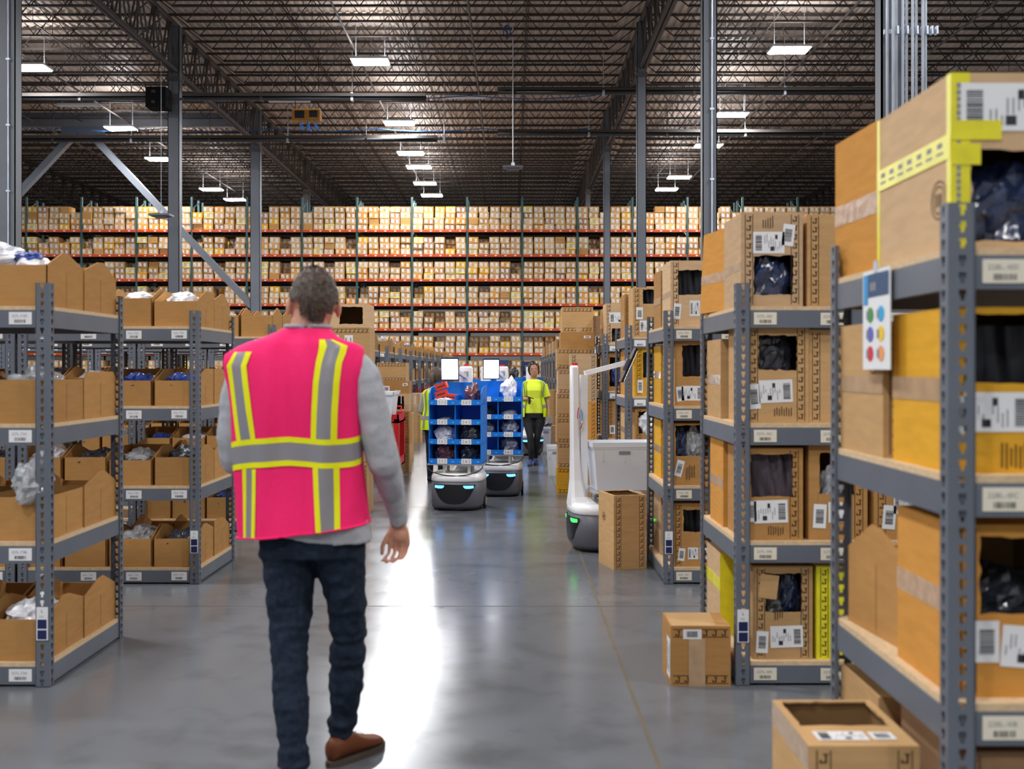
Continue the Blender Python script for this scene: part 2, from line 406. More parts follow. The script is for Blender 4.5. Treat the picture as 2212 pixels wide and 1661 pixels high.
for a_ in ((-.12, .0, -.32, -.3, .12, .2), (-.12, -.02, -.32, -.3, -.2, -.12)): q = MB(); q.bb(*a_); q.build('vent', 'black_ink', o)
q = MB(); q.bar((.3, 0, 0), (.75, 0, 0), .06); q.tube([(0, 0, .31), (0, 0, DK+.02-o.location.z)], .015, 6); q.build('bracket', 'joist_steel', o)
d = 36; o = thing('hanging_unit', 'orange brown box with blue cables under the roof', 'unit', (X(663, d), d, Z(250, d)))
q = MB(); q.bb(-.48, .48, -.2, .2, -.2, .2); q.build('casing', 'orange_card', o)
for a_ in ((-.38, -.05, -.22, -.2, -.13, .13), (.12, .4, -.22, -.2, -.1, .14)): q = MB(); q.bb(*a_); q.build('vent', 'duct_black', o)
q = MB()
for k in range(3): q.tube([(-.2+k*.25+.14*math.sin(t/8*PI), -.23, -.2-.32*math.sin(t/8*PI)*(1 if k % 2 else .8)-.02*t) for t in range(9)], .02, 5)
q.build('cable', 'cable_blue', o)
for sx in (-.4, .4): q = MB(); q.tube([(sx, 0, .2), (sx, 0, DK+.02-o.location.z)], .015, 5); q.build('hanger', 'joist_steel', o)
o = thing('cable', 'loose coil of blue cable tied under the roof beside the white rod', 'cable', (X(1095, 33), 33, Z(68, 33)))
q = MB(); q.tube([(.11*math.cos(t/12*2*PI), 0, .2*math.sin(t/12*2*PI)) for t in range(13)], .02, 5); q.bb(-.02, .02, -.02, .02, .18, DK-.6-o.location.z); q.build('coil', 'cable_blue', o)
# long drooping data cables
for i, (y, z, x0, x1) in enumerate(((37.2, 11.2, -24, 3), (41, 10.9, -22, 3))):
    q = MB(); q.tube([(x0+(x1-x0)*t/30, y, z-.12*abs(math.sin(t/30*PI*6))) for t in range(31)], .02, 5)
    tag(q.build('cable', 'cable_blue'), ('thin blue cable strung in swags below the nearer joists', 'thin blue cable strung in swags below the farther joists')[i], 'cable')

# ================================================================ FAR PALLET RACK
RD = 48.0; BP = 2.54; RX0 = X(771, RD)-8*BP; NB = 18; LV = [1.02+1.137*k for k in range(7)]   # beam tops
rack = thing('pallet_rack', 'huge far pallet rack with green uprights and orange beams across the warehouse', 'rack', (RX0, RD, 0))
q = MB()
for yy in (0, 1.05): q.bb(-.045, .045, yy, yy+.07, 0, 9.35)
for k in range(14):
    z = .3+k*.65; q.bar((0, .05, z), (0, 1.08, z+(.5 if k % 2 else 0)), .03)
for k in range(62): q.bb(-.02, .02, -.004, 0, .1+k*.15, .13+k*.15)
um = q.mesh('rack_upright', ['teal_steel'])
q = MB(); q.bb(.045, BP-.045, -.03, .03, -.11, 0); bm_ = q.mesh('beam', ['rack_orange'])
q = MB(); q.bb(.045, BP-.045, 1.03, 1.09, -.11, 0)
for k in range(5): q.bb(.25+k*.45, .29+k*.45, 0, 1.05, -.03, -.005)
q.bb(.05, BP-.05, .03, 1.05, -.005, 0); dm = q.mesh('deck', ['joist_steel'])
q = MB()
for k in range(5): q.face([(.37+k*.45, -.032, -.075), (.46+k*.45, -.032, -.075), (.46+k*.45, -.032, -.035), (.37+k*.45, -.032, -.035)])
bl = q.mesh('beam_label', ['paper'])
for b in range(NB+1):
    put('rack_upright', um, rack, (b*BP, 0, 0)); put('rack_upright', um, rack, (b*BP, 1.70, 0))
    if b < NB:
        for z in LV:
            bo = put('beam', bm_, rack, (b*BP, 0, z)); put('beam_label', bl, bo); put('shelf_deck', dm, rack, (b*BP, 0, z)); put('shelf_deck', dm, rack, (b*BP, 1.70, z))
# cartons of the rack: a few kinds, then copies
def rack_carton(body, tape=False, pink=False, seed=0, lab=2):
    r = random.Random(seed); q = MB(); w, h, d = .44, .268, .62
    q.bb(-w/2, w/2, 0, d, 0, h, 0)
    e = -.004
    def rc(x0, x1, z0, z1, m): q.face([(x0, e, z0), (x1, e, z0), (x1, e, z1), (x0, e, z1)], m)
    if lab:
        j = r.uniform(-.015, .015)
        rc(-.175+j, -.08+j, .075, .215, 1); rc(-.10+j, -.055+j, .06, .165, 1) if lab == 3 else None
        rc(.055-j, .15-j, .04+j, .19+j, 1)
        e = -.006
        for k in range(3): rc(-.155+j, -.10+j, .10+k*.03, .11+k*.03, 4); rc(.075-j, .13-j, .065+k*.035, .075+k*.035, 4)
    if pink: e = -.008; rc(.0, .035, .08, .13, 2)
    if tape: e = -.005; rc(-w/2, w/2, 0, .035, 3); rc(-w/2, w/2, h-.035, h, 3); rc(-w/2, -w/2+.02, 0, h, 3)
    e = -.002; rc(-w/2, w/2, h*.49, h*.5, 4)
    return q.mesh('rack_carton', [body, 'paper', 'pink_mark', 'yellow_tape', 'ink'])
KINDS = [('tan', 0, 0, 2), ('tan', 0, 1, 2), ('kraft', 0, 0, 3), ('tan', 0, 0, 3), ('orange_card', 0, 0, 2), ('light_tan', 1, 0, 2), ('yellow_card', 0, 0, 2), ('brown_card', 0, 1, 3), ('light_tan', 0, 0, 2), ('kraft', 0, 0, 0)]
KW = [9, 5, 7, 8, 4, 2, 2, 3, 5, 1]
CW = ['tan', 'tan pink-marked', 'brown', 'pale-labelled tan', 'orange-brown', 'yellow-taped', 'yellow', 'dark brown', 'light tan', 'unlabelled brown']
km = [rack_carton(*((k[0], k[1], k[2], i+3, k[3]))) for i, k in enumerate(KINDS)]
rnd = random.Random(11); rows = []
HT = ['bottom', 'second', 'third', 'top']
for li, z in enumerate(LV):
    for b in range(NB):
        x = RX0+b*BP
        for c in range(5):
            n = 4 if li == 6 else 3
            rec = rnd.random() < (.23 if li < 6 else .06)
            if rec and li < 6: top = rnd.choice((1, 2))
            else: top = n
            zz = z
            for k in range(n):
                ki = rnd.choices(range(10), KW)[0]
                if li == 6 and k == 3 and rnd.random() < .12: continue
                yy = rnd.uniform(.0, .06)
                if k >= top: yy += .66
                rows.append((abs(b-9.6)+(6-li)*.55, li, b, c, k, n, x+.27+c*.495+rnd.uniform(-.025, .025), RD+yy, zz+k*.269, rnd.uniform(-.035, .035), ki, k >= top))
rows.sort(key=lambda r: (r[0], r[3], r[4]))
tier = {6: 'top tier', 5: 'second tier', 4: 'third tier', 3: 'fourth tier', 2: 'fifth tier', 1: 'sixth tier', 0: 'lowest tier'}
seen = 0; rest = []
for r in rows:
    if seen < 300 and not r[11] and r[1] > 0:
        hn = 'top' if r[4] == r[5]-1 else HT[r[4]]
        o = put('rack_carton', km[r[10]], None, (r[6], r[7], r[8]), r[9])
        tag(o, '%s carton, %s of the %s stack, %s, %s rack bay from left' % (CW[r[10]], hn, ORD[r[3]], tier[r[1]], ORD[r[2]]), 'carton', 'cartons on the far rack'); seen += 1
    else: rest.append(r)
q = MB(); allm = []
V = []; FF = []; MM = []; mats = ['tan', 'kraft', 'orange_card', 'light_tan', 'yellow_card', 'brown_card', 'paper', 'pink_mark', 'yellow_tape', 'ink']
for li, z in enumerate(LV):
    for b in range(NB):
        for c in range(5):
            for k in range(3): rest.append((0, li, b, c, k, 3, RX0+b*BP+.27+c*.495, RD+1.75, z+k*.269, 0, (b*7+c*3+k*5+li) % 10, True))
for r in rest:
    me = km[r[10]]; M = Matrix.Translation((r[6], r[7], r[8])) @ Matrix.Rotation(r[9], 4, 'Z'); i = len(V)
    V += [tuple(M @ v.co) for v in me.vertices]
    names = [x.name for x in me.materials]
    for p in me.polygons: FF.append([i+k for k in p.vertices]); MM.append(mats.index(names[p.material_index]))
me = bpy.data.meshes.new('rack_cartons'); me.from_pydata(V, [], FF)
for k in mats: me.materials.append(MAT[k])
me.polygons.foreach_set('material_index', MM)
tag(put('rack_cartons', me), 'the many remaining labelled cartons filling the far pallet rack', 'cartons', None, 'stuff')

# ================================================================ SHELVING
def upright_mesh():
    q = MB(); H = 1.84; P = .04; n = int(H/P)
    def flange(W, f, c):
        for k in range(n):
            z = k*P; a, b_ = .0085, .004
            q.face([f(0, z), f(W, z), f(W, z+.010), f(0, z+.010)])
            for (z0, z1, h0, h1) in ((.010, .022, b_, b_+.001), (.022, .040, a, a)):
                if z1 == .040: z1 = .036
                q.face([f(0, z+z0), f(c-h0, z+z0), f(c-h1, z+z1), f(0, z+z1)]); q.face([f(c+h0, z+z0), f(W, z+z0), f(W, z+z1), f(c+h1, z+z1)])
            q.face([f(0, z+.036), f(W, z+.036), f(W, z+P), f(0, z+P)])
    flange(.064, lambda u, z: (u, 0, z), .034); flange(.045, lambda u, z: (0, u, z), .026)
    q.bb(0, .064, .0004, .004, H-.002, H); q.bb(.0605, .0645, 0, .012, 0, H); q.bb(0, .012, .0425, .0465, 0, H)
    q.bb(0, .06, 0, .05, 0, .006)
    return q.mesh('upright', ['grey_steel'])
UM = upright_mesh(); LVL = {'A': .11, 'B': .66, 'C': 1.198, 'D': 1.735}
lab_cache = {}
def shelf_label(txt):
    k = ('s', txt)
    if k not in lab_cache:
        q = MB(); q.bb(-.052, .052, -.002, 0, -.028, .028, 0)
        if txt: q.text((-.040, -.0026, .004), (1, 0, 0), (0, 0, 1), txt, .0175, 2)
        r = random.Random(txt); x = -.026
        while x < .026:
            wd = r.choice((.0015, .003, .0022)); q.face([(x, -.0026, -.021), (x+wd, -.0026, -.021), (x+wd, -.0026, -.006), (x, -.0026, -.006)], 1); x += wd+r.choice((.0015, .003))
        lab_cache[k] = q.mesh('shelf_label', ['cream_paper' if txt.startswith('22') else 'paper', 'black_ink', 'grey_ink'])
    return lab_cache[k]
bcache = {}
def cbox(key, c, s, m):
    if key not in bcache:
        q = MB(); q.box(c, s); bcache[key] = q.mesh(key[0], [m])
    return bcache[key]
def unit(x0, side, d0, label, group, prefix=None, nums=None, length=1.22, depth=.90, labels=True, near=True):
    o = thing('shelving_unit', label, 'shelving', (x0, d0, 0), 0, group); L = length
    put('upright', UM, o, (0, 0, 0), 0, (side, 1, 1)); put('upright', UM, o, (side*L, 0, 0), 0, (-side, 1, 1))
    put('upright', UM, o, (0, depth, 0), 0, (side, -1, 1)); put('upright', UM, o, (side*L, depth, 0), 0, (-side, -1, 1))
    for lv, z in LVL.items():
        bz = z-.018-.04
        fb = cbox(('beam', L), (0, 0, 0), (L-.012, .028, .08), 'grey_steel'); sb = cbox(('side_beam', depth), (0, 0, 0), (.028, depth-.012, .08), 'grey_steel')
        b1 = put('beam', fb, o, (side*L/2, .020, bz)); put('beam', fb, o, (side*L/2, depth-.020, bz))
        put('side_beam', sb, o, (side*.020, depth/2, bz)); put('side_beam', sb, o, (side*(L-.020), depth/2, bz))
        bo = cbox(('shelf_board', L, depth), (0, 0, 0), (L-.02, depth-.02, .018), 'board'); put('shelf_board', bo, o, (side*L/2, depth/2, z-.009))
        if labels:
            for k in range(4):
                t = '%s-%s%s' % (prefix, nums[k], lv) if prefix else ''
                put('shelf_label', shelf_label(t), b1, (side*(.135+.305*k)-side*L/2, -.0145, .0 if k else .002))
    return o
def post_tag(o, side, z0, num):
    q = MB(); q.bb(-.026, .026, -.003, 0, 0, .15, 0); q.text((-.005, -.0036, .125), (1, 0, 0), (0, 0, 1), 'L', .02, 1); q.text((-.015, -.0036, .103), (1, 0, 0), (0, 0, 1), num, .012, 2)
    for z in (.052, .004): q.face([(-.021, -.0036, z), (.021, -.0036, z), (.021, -.0036, z+.042), (-.021, -.0036, z+.042)], 1)
    q.build('post_tag', ['paper', 'navy_print', 'grey_ink'], o, (side*.032, -.002, z0))

# ---- open bins
WALL = .005
def bin_mesh(kind, w=.285, d=.42):
    q = MB(); hf, hp, hb = {0: (.19, .265, .205), 1: (.20, .235, .20), 2: (.17, .25, .25), 3: (.20, .20, .20)}[kind]
    prof = {0: [(0, hf), (.42*d, hp), (.58*d, hp-.005), (d, hb)], 1: [(0, hf), (.04, hp), (d-.05, hp), (d, hb)], 2: [(0, hf), (.5*d, hp), (d, hb)], 3: [(0, hf), (d, hb)]}[kind]
    q.bb(-w/2, w/2, 0, d, 0, .004)
    q.bb(-w/2, w/2, 0, WALL, .004, hf); q.bb(-w/2+.003, w/2-.003, d-WALL, d, .004, hb)
    for s in (-1, 1):
        x0 = s*w/2; x1 = s*(w/2-WALL); pl = [(0, .004)]+[(d, .004)]+prof[::-1]
        a = [(x0, y, z) for y, z in pl]; b_ = [(x1, y, z) for y, z in pl]
        q.face(a if s > 0 else a[::-1]); q.face(b_[::-1] if s > 0 else b_)
        n = len(pl)
        for i in range(n):
            j = (i+1) % n; q.face([a[i], b_[i], b_[j], a[j]])
    q.face([(-.045, d-WALL-.001, .13), (.045, d-WALL-.001, .13), (.045, d-WALL-.001, .18), (-.045, d-WALL-.001, .18)], 1)
    for k in range(9): q.face([(-.03+k*.0065, d-WALL-.002, .14), (-.027+k*.0065, d-WALL-.002, .14), (-.027+k*.0065, d-WALL-.002, .155), (-.03+k*.0065, d-WALL-.002, .155)], 2)
    for s in (-1, 1): q.face([(s*(w/2+.001), d*.5, .01), (s*(w/2+.001), d*.5+.003, .01), (s*(w/2+.001), d*.5+.003, hf*.9), (s*(w/2+.001), d*.5, hf*.9)], 3)
    return q.mesh('open_bin', ['kraft', 'paper', 'grey_ink', 'card_inside'])
BM = [bin_mesh(i) for i in range(4)]
def bin_at(x, y, z, rz, kind, label, group):
    return tag(put('open_bin', BM[kind], None, (x, y, z), rz), label, 'bin', group)
# ---- crumpled plastic bags
def bag_mesh(seed, sx, sy, sz, m, peaks=0.35):
    q = MB(); n = 26; k = 15; off = Vector((seed*7.3, seed*3.1, 0)); R = []
    for i in range(k+1):
        t = PI*(i+.05)/(k+.1); row = []
        for j in range(n):
            a = 2*PI*j/n; d = Vector((math.sin(t)*math.cos(a), math.sin(t)*math.sin(a), -math.cos(t)))
            r = 1+peaks*noise.noise(d*1.7+off)+peaks*.6*noise.noise(d*4.5+off)+.3*peaks*noise.noise(d*11+off)
            p = d*r; row.append((p.x*sx/2, p.y*sy/2, max(0, (p.z*.62+.5))*sz))
        R.append(row)
    q.loft(R); return q.mesh('plastic_bag', [m])
BAGS = {m: [bag_mesh(s+i*5, .23, .34, .12+.03*s, m) for s in range(3)] for i, m in enumerate(('film_clear', 'film_dark', 'film_blue', 'film_white', 'film_wine', 'film_denim'))}
CN = {'film_clear': 'clear', 'film_dark': 'dark', 'film_blue': 'blue', 'film_white': 'white', 'film_wine': 'wine-red', 'film_denim': 'navy'}
def bag(x, y, z, rz, m, k, label, group=None, sc=(1, 1, 1)):
    o = put('plastic_bag', BAGS[m][k], None, (x, y, z), rz, sc); return tag(o, label, 'bag', group)

# ---- cartons with print, labels, tape and cut windows
FACES = lambda w, d, h: {'F': (Vector((-w/2, -d/2, 0)), Vector((1, 0, 0)), Vector((0, 0, 1)), Vector((0, -1, 0)), w, h),
    'L': (Vector((-w/2, d/2, 0)), Vector((0, -1, 0)), Vector((0, 0, 1)), Vector((-1, 0, 0)), d, h),
    'R': (Vector((w/2, -d/2, 0)), Vector((0, 1, 0)), Vector((0, 0, 1)), Vector((1, 0, 0)), d, h),
    'T': (Vector((-w/2, -d/2, h)), Vector((1, 0, 0)), Vector((0, 1, 0)), Vector((0, 0, 1)), w, d)}
def quad(q, fr, u0, v0, u1, v1, e, m, rot=0):
    o, ux, uy, n, W, H = fr; c = ((u0+u1)/2, (v0+v1)/2); P = []
    for u, v in ((u0, v0), (u1, v0), (u1, v1), (u0, v1)):
        a, b_ = u-c[0], v-c[1]; a, b_ = a*math.cos(rot)-b_*math.sin(rot), a*math.sin(rot)+b_*math.cos(rot)
        P.append(o+ux*(c[0]+a)+uy*(c[1]+b_)+n*e)
    q.face(P, m)
def jband(q, fr, u0, v0, u1, v1):
    vert = (v1-v0) > (u1-u0); t = .003
    for a in ((u0, v0, u0+t, v1), (u1-t, v0, u1, v1)) if vert else ((u0, v0, u1, v0+t), (u0, v1-t, u1, v1)): quad(q, fr, *a, .0012, 0)
    s = min(u1-u0, v1-v0)*.8; L = max(u1-u0, v1-v0); n = int(L/(s*1.35)); t = s*.13
    for k in range(n):
        c = (k+.5)*L/n; cu, cv = ((u0+u1)/2, v0+c) if vert else (u0+c, (v0+v1)/2)
        for a, b_, c2, d2 in ((.10, -.5, .27, .5), (-.35, -.5, .25, -.34), (-.35, -.5, -.2, -.1), (-.1, .38, .42, .5)):
            quad(q, fr, cu+a*s, cv+b_*s*.8, cu+c2*s, cv+d2*s*.8, .0012, 0)
def ship_label(fr, u, v, w, h, rot, style, seed):
    q = MB(); r = random.Random(seed); o, ux, uy, n, W, H = fr; c = Vector((u+w/2, v+h/2))
    def rq(a0, b0, a1, b1, e, m):
        P = []
        for a, b_ in ((a0, b0), (a1, b0), (a1, b1), (a0, b1)):
            a, b_ = (a-.5)*w, (b_-.5)*h; a, b_ = a*math.cos(rot)-b_*math.sin(rot), a*math.sin(rot)+b_*math.cos(rot); P.append(o+ux*(c[0]+a)+uy*(c[1]+b_)+n*e)
        q.face(P, m)
    rq(0, 0, 1, 1, .002, 0)
    def bars(a0, b0, a1, b1, hor):
        x = 0
        while x < .97:
            wd = r.choice((.02, .035, .05))
            if hor: rq(a0, b0+(b1-b0)*x, a1, b0+(b1-b0)*min(1, x+wd), .0026, 1)
            else: rq(a0+(a1-a0)*x, b0, a0+(a1-a0)*min(1, x+wd), b1, .0026, 1)
            x += wd+r.choice((.02, .035))
    if style == 'small': bars(.2, .2, .8, .8, h > w)
    elif style == 'mark8':
        P = [(c[0]-.01+.012*math.cos(t), c[1]-.012+.014*math.sin(t)) for t in [k*PI/6 for k in range(12)]]
        for cy_ in (-.016, .012):
            for k in range(12):
                t0, t1 = k*PI/6, (k+1)*PI/6
                q.face([o+ux*(c[0]-.02+R_*math.cos(t)*.9)+uy*(c[1]+cy_+R_*math.sin(t))+n*.003 for R_, t in ((.012, t0), (.016, t0), (.016, t1), (.012, t1))], 1)
        rq(.7, .6, .8, .85, .0026, 1); rq(.7, .1, .72, .5, .0026, 2)
    else:
        bars(.72, .14, .93, .86, True) if style == 'r' else bars(.08, .14, .28, .86, True)
        b0 = 0 if style == 'r' else .3
        for k in range(9):
            a = b0+.06+k*.068; v0 = r.uniform(.1, .5); rq(a, v0, a+.02, min(.9, v0+r.uniform(.15, .45)), .0026, 2)
        rq(b0+.25, .12, b0+.38, .32, .0026, 1); rq(b0+.4, .66, b0+.48, .86, .0026, 1)
    return q, ['paper', 'black_ink', 'grey_ink']
def carton(x, y, z, w, d, h, m, label, group=None, rz=0, win=None, bands='', labels=(), tape=None, stripe=None, inner='card_inside', open_top=False, textb=None, lean=0, edge_tape=False, name='cardboard_carton', roundel=None, seed=1):
    q = MB(); fr = FACES(w, d, h); r = random.Random(seed+w*100)
    A, B = -w/2, w/2; y0, y1 = -d/2, d/2
    c8 = lambda e: [(A+e, y0+e, e), (B-e, y0+e, e), (B-e, y1-e, e), (A+e, y1-e, e), (A+e, y0+e, h-e), (B-e, y0+e, h-e), (B-e, y1-e, h-e), (A+e, y1-e, h-e)]
    P = c8(0); S = {'b': (0, 3, 2, 1), 't': (4, 5, 6, 7), 'f': (0, 1, 5, 4), 'r': (1, 2, 6, 5), 'k': (2, 3, 7, 6), 'l': (3, 0, 4, 7)}
    hole = 'f' if win and not open_top else ('t' if open_top else None)
    for k, s in S.items():
        if k != hole: q.face([P[i] for i in s])
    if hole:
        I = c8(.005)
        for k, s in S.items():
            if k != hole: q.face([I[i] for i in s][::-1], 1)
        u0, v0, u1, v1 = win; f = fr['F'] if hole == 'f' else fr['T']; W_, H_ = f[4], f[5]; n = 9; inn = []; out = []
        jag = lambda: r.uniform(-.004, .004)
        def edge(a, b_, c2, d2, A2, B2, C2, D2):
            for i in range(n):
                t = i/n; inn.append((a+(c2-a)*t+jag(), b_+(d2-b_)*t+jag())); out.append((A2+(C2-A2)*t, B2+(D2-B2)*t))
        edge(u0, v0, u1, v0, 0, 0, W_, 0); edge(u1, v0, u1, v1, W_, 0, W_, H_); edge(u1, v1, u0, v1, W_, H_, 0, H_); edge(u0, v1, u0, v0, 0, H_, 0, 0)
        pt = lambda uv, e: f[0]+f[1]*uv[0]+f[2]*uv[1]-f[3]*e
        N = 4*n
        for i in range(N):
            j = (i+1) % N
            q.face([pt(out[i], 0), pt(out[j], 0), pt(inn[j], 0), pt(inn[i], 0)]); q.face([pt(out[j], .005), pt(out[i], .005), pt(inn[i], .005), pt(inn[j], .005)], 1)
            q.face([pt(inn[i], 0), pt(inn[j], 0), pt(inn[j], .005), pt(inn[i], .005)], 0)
    o = q.build(name, [m, inner], None, (x, y, z), rz); tag(o, label, 'carton', group)
    if lean: o.rotation_euler[1] = lean
    if bands:
        q = MB()
        for bnd in bands.split():
            f = fr[bnd[0]]; W_, H_ = f[4], f[5]; k = bnd[1]
            if k == 'v': jband(q, f, .018, .01, .055, H_-.01); jband(q, f, W_-.055, .01, W_-.018, H_-.01)
            elif k == 'h': jband(q, f, .01, .012, W_-.01, .05); jband(q, f, .01, H_-.05, W_-.01, H_-.012)
            elif k == '1': jband(q, f, .018, .01, .055, H_-.01)
            elif k == '2': jband(q, f, W_-.06, .01, W_-.02, H_-.01)
        q.build('printed_band', 'ink', o)
    if textb:
        q = MB(); f = fr['F']
        for (u, v, ww, hh) in textb:
            for k in range(int(ww/.011)): quad(q, f, u+k*.011, v+r.uniform(0, hh*.2), u+k*.011+.004, v+hh-r.uniform(0, hh*.3), .0012, 0)
        q.build('printed_text', 'ink', o)
    if roundel:
        fn, u, v, rr_ = roundel; f = fr[fn]; q = MB()
        for R_ in (rr_, rr_*.72):
            for k in range(20):
                t0, t1 = k*PI/10, (k+1)*PI/10
                q.face([f[0]+f[1]*(u+a*math.cos(t))+f[2]*(v+a*math.sin(t))+f[3]*.0012 for a, t in ((R_, t0), (R_+.003, t0), (R_+.003, t1), (R_, t1))])
        for k in range(4): quad(q, f, u-rr_*.45+k*rr_*.25, v-rr_*.35, u-rr_*.36+k*rr_*.25, v+rr_*.35, .0012, 0)
        q.build('printed_emblem', 'ink', o)
    for i, (fn, u, v, ww, hh, rot, st) in enumerate(labels):
        q, ms = ship_label(fr[fn], u, v, ww, hh, rot, st, seed*13+i); q.build('shipping_label', ms, o)
    if tape:
        for fn, v0, v1, tm in tape:
            q = MB(); f = fr[fn]
            if fn in 'LR' or fn == 'F': quad(q, f, 0, v0, f[4], v1, .0015, 0)
            else: quad(q, f, f[4]/2-.025, 0, f[4]/2+.025, f[5], .0015, 0)
            q.build('tape', tm, o)
    if stripe:
        fn, u0, v0, u1, v1, tm = stripe; q = MB(); quad(q, fr[fn], u0, v0, u1, v1, .0016, 0); q.build('tape', tm, o)
    if edge_tape:
        t = .0018; e = .045; TP = []
        TP.append((A-t, A+e, y0-t, y0, 0, h)); TP.append((A-t, A, y0, y0+e*.5, 0, h)); TP.append((A-t, A, y1-.02, y1, 0, h)); TP.append((B-e*.7, B+t, y0-t, y0, 0, h))
        TP.append((A-t*1.5, A, y0, y1, h*.52, h*.66)); TP.append((A, A+.12, y0-2*t, y0-t, h*.62, h*.73)); TP.append((A, A+.07, y0-2*t, y0-t, h*.48, h*.60))
        for tp in TP: q = MB(); q.bb(*tp); q.build('yellow_tape', 'yellow_tape', o)
        q = MB()
        for k in range(7): quad(q, fr['L'], .03+k*.065, h*.56+.005*k*0, .07+k*.065, h*.575, .003, 0); quad(q, fr['L'], .035+k*.065, h*.60, .065+k*.065, h*.63, .003, 0)
        for k in range(24): quad(q, fr['F'], .012, .01+k*(h-.03)/24, .022, .01+(k+.7)*(h-.03)/24, .003, 0)
        q.build('tape_print', 'grey_ink', o)
    return o

def clothing(x0, x1, z0, z1, y, label, m='window_shade_black', seed=1):  # black lumpy block added inside a carton to paint its window shade
    q = MB(); n = 16; k = 12; w = x1-x0; h = z1-z0
    fr_ = [[Vector((x0+w*i/n, y+.02*noise.noise(Vector((i*.45, j*.12, seed)))+.008*math.sin(i*1.3+j*.3+seed), z0+h*j/k)) for i in range(n+1)] for j in range(k+1)]
    q.grid(fr_); q.grid([[fr_[k][i], Vector((x0+w*i/n, y+.18, z1))] for i in range(n+1)]); q.grid([[fr_[j][0], Vector((x0, y+.18, z0+h*j/k))] for j in range(k+1)]); q.grid([[fr_[j][n], Vector((x1, y+.18, z0+h*j/k))] for j in range(k+1)])
    q.face([(x0, y+.18, z0), (x1, y+.18, z0), (x1, y+.18, z1), (x0, y+.18, z1)])
    return tag(q.build('window_filling', m, None, None, smooth=True), label, 'clothing')

# ================================================================ LEFT ROWS
XL = -2.1
LROWS = [4.735, 7.0, 9.25, 11.4, 13.55, 15.75, 17.85, 19.95, 22.05, 24.15, 26.25, 28.35, 30.45, 32.55, 34.65, 36.75]
nb = {0: 1, 1: 2, 2: 2, 3: 3, 4: 3, 5: 2, 6: 1}
rowno = [127, 126, 125, 124, 123, 122]
bc = random.Random(5)
for ri, d0 in enumerate(LROWS):
    rn = ORD[ri]+' row from the front on the left'
    for b in range(nb.get(ri, 1)):
        x0 = XL-b*1.24; txt = ri < 3
        o = unit(x0, -1, d0, 'grey shelving unit, %s left row, %s' % (ORD[ri], ('at the aisle', 'one bay in from the aisle', 'two bays in from the aisle')[b]), 'left grey shelving units',
                 '%dL' % rowno[ri] if txt else None, [73-k-4*b for k in range(4)], labels=ri < 7)
        if b == 0:
            if ri == 0: post_tag(o, -1, .216, '1322')
            if ri == 1: post_tag(o, -1, .21, '1284')
        for lv, z in LVL.items():
            for k in range(4):
                if ri >= 4 and k > 1 and lv != 'D': continue
                if ri >= 7 and (k > 1 if lv == 'D' else k > 0): continue
                if ri >= 1 and b > 0 and lv == 'A' and ri > 1: continue
                x = x0-(.135+.305*k)-.035
                for row in (0, 1):
                    if row == 1 and k > 1 and ri > 0: continue
                    if row == 1 and b > 0: continue
                    kind = bc.choice((0, 0, 2, 0)); dy = .035
                    if ri == 0: kind = {('D', 0): 0, ('D', 1): 0, ('C', 0): 3, ('C', 1): 1, ('B', 0): 3, ('B', 1): 0, ('A', 0): 0, ('A', 1): 0}[(lv, row)]
                    zz = z+.0005
                    y = d0+dy if row == 0 else d0+.865
                    rz = bc.uniform(-.012, .012)+(PI if row else 0)
                    if ri == 0 and lv == 'A' and row == 0: y -= 0
                    bin_at(x, y, zz, rz, kind, 'open kraft bin, %s %s in from aisle, %s shelf, %s left row' % ('front' if row == 0 else 'rear', ORD[k+4*b], {'A': 'lowest', 'B': 'second', 'C': 'third', 'D': 'top'}[lv], ORD[ri]), 'open kraft bins in the left rows')
                    if row == 0 and (ri < 3 or (lv == 'D' and ri < 9)) and not (lv == 'D' and ri == 2 and k == 0):
                        m = bc.choices(('film_clear', 'film_dark', 'film_blue', 'film_white', 'film_denim'), (5, 3, 2, 2, 2))[0]; kk = bc.randrange(3)
                        if lv == 'D' and ri < 2: m = 'film_white'; kk = 1
                        if (ri, lv, k, b) == (0, 'C', 0, 0): m, kk = 'film_clear', 2
                        bag(x, y+.20, zz+(.085 if lv != 'D' else .10), bc.uniform(-.2, .2), m, kk, '%s bag of goods in the %s front bin, %s shelf, %s left row' % (CN[m], ORD[k+4*b], {'A': 'lowest', 'B': 'second', 'C': 'third', 'D': 'top'}[lv], ORD[ri]), 'bagged goods in the left bins', (.95, .95, .85 if lv != 'D' else .8))
# the bag spilling over the bin on the near left row, and a folded grey bundle
bag(XL-.10, 4.80, .66+.17, .5, 'film_clear', 2, 'crumpled silver clear bag spilling over a bin behind the near left post', None, (.72, .5, 1.05))
bag(XL-.19, 4.93, 1.735+.215, 1.2, 'film_blue', 1, 'small blue plastic pack lying across the top left bins', None, (.4, .5, .3))
bag(XL-.40, 4.95, 1.735+.185, .4, 'film_white', 2, 'white crumpled bag heaped over the top left bin', None, (1.5, .8, .62))

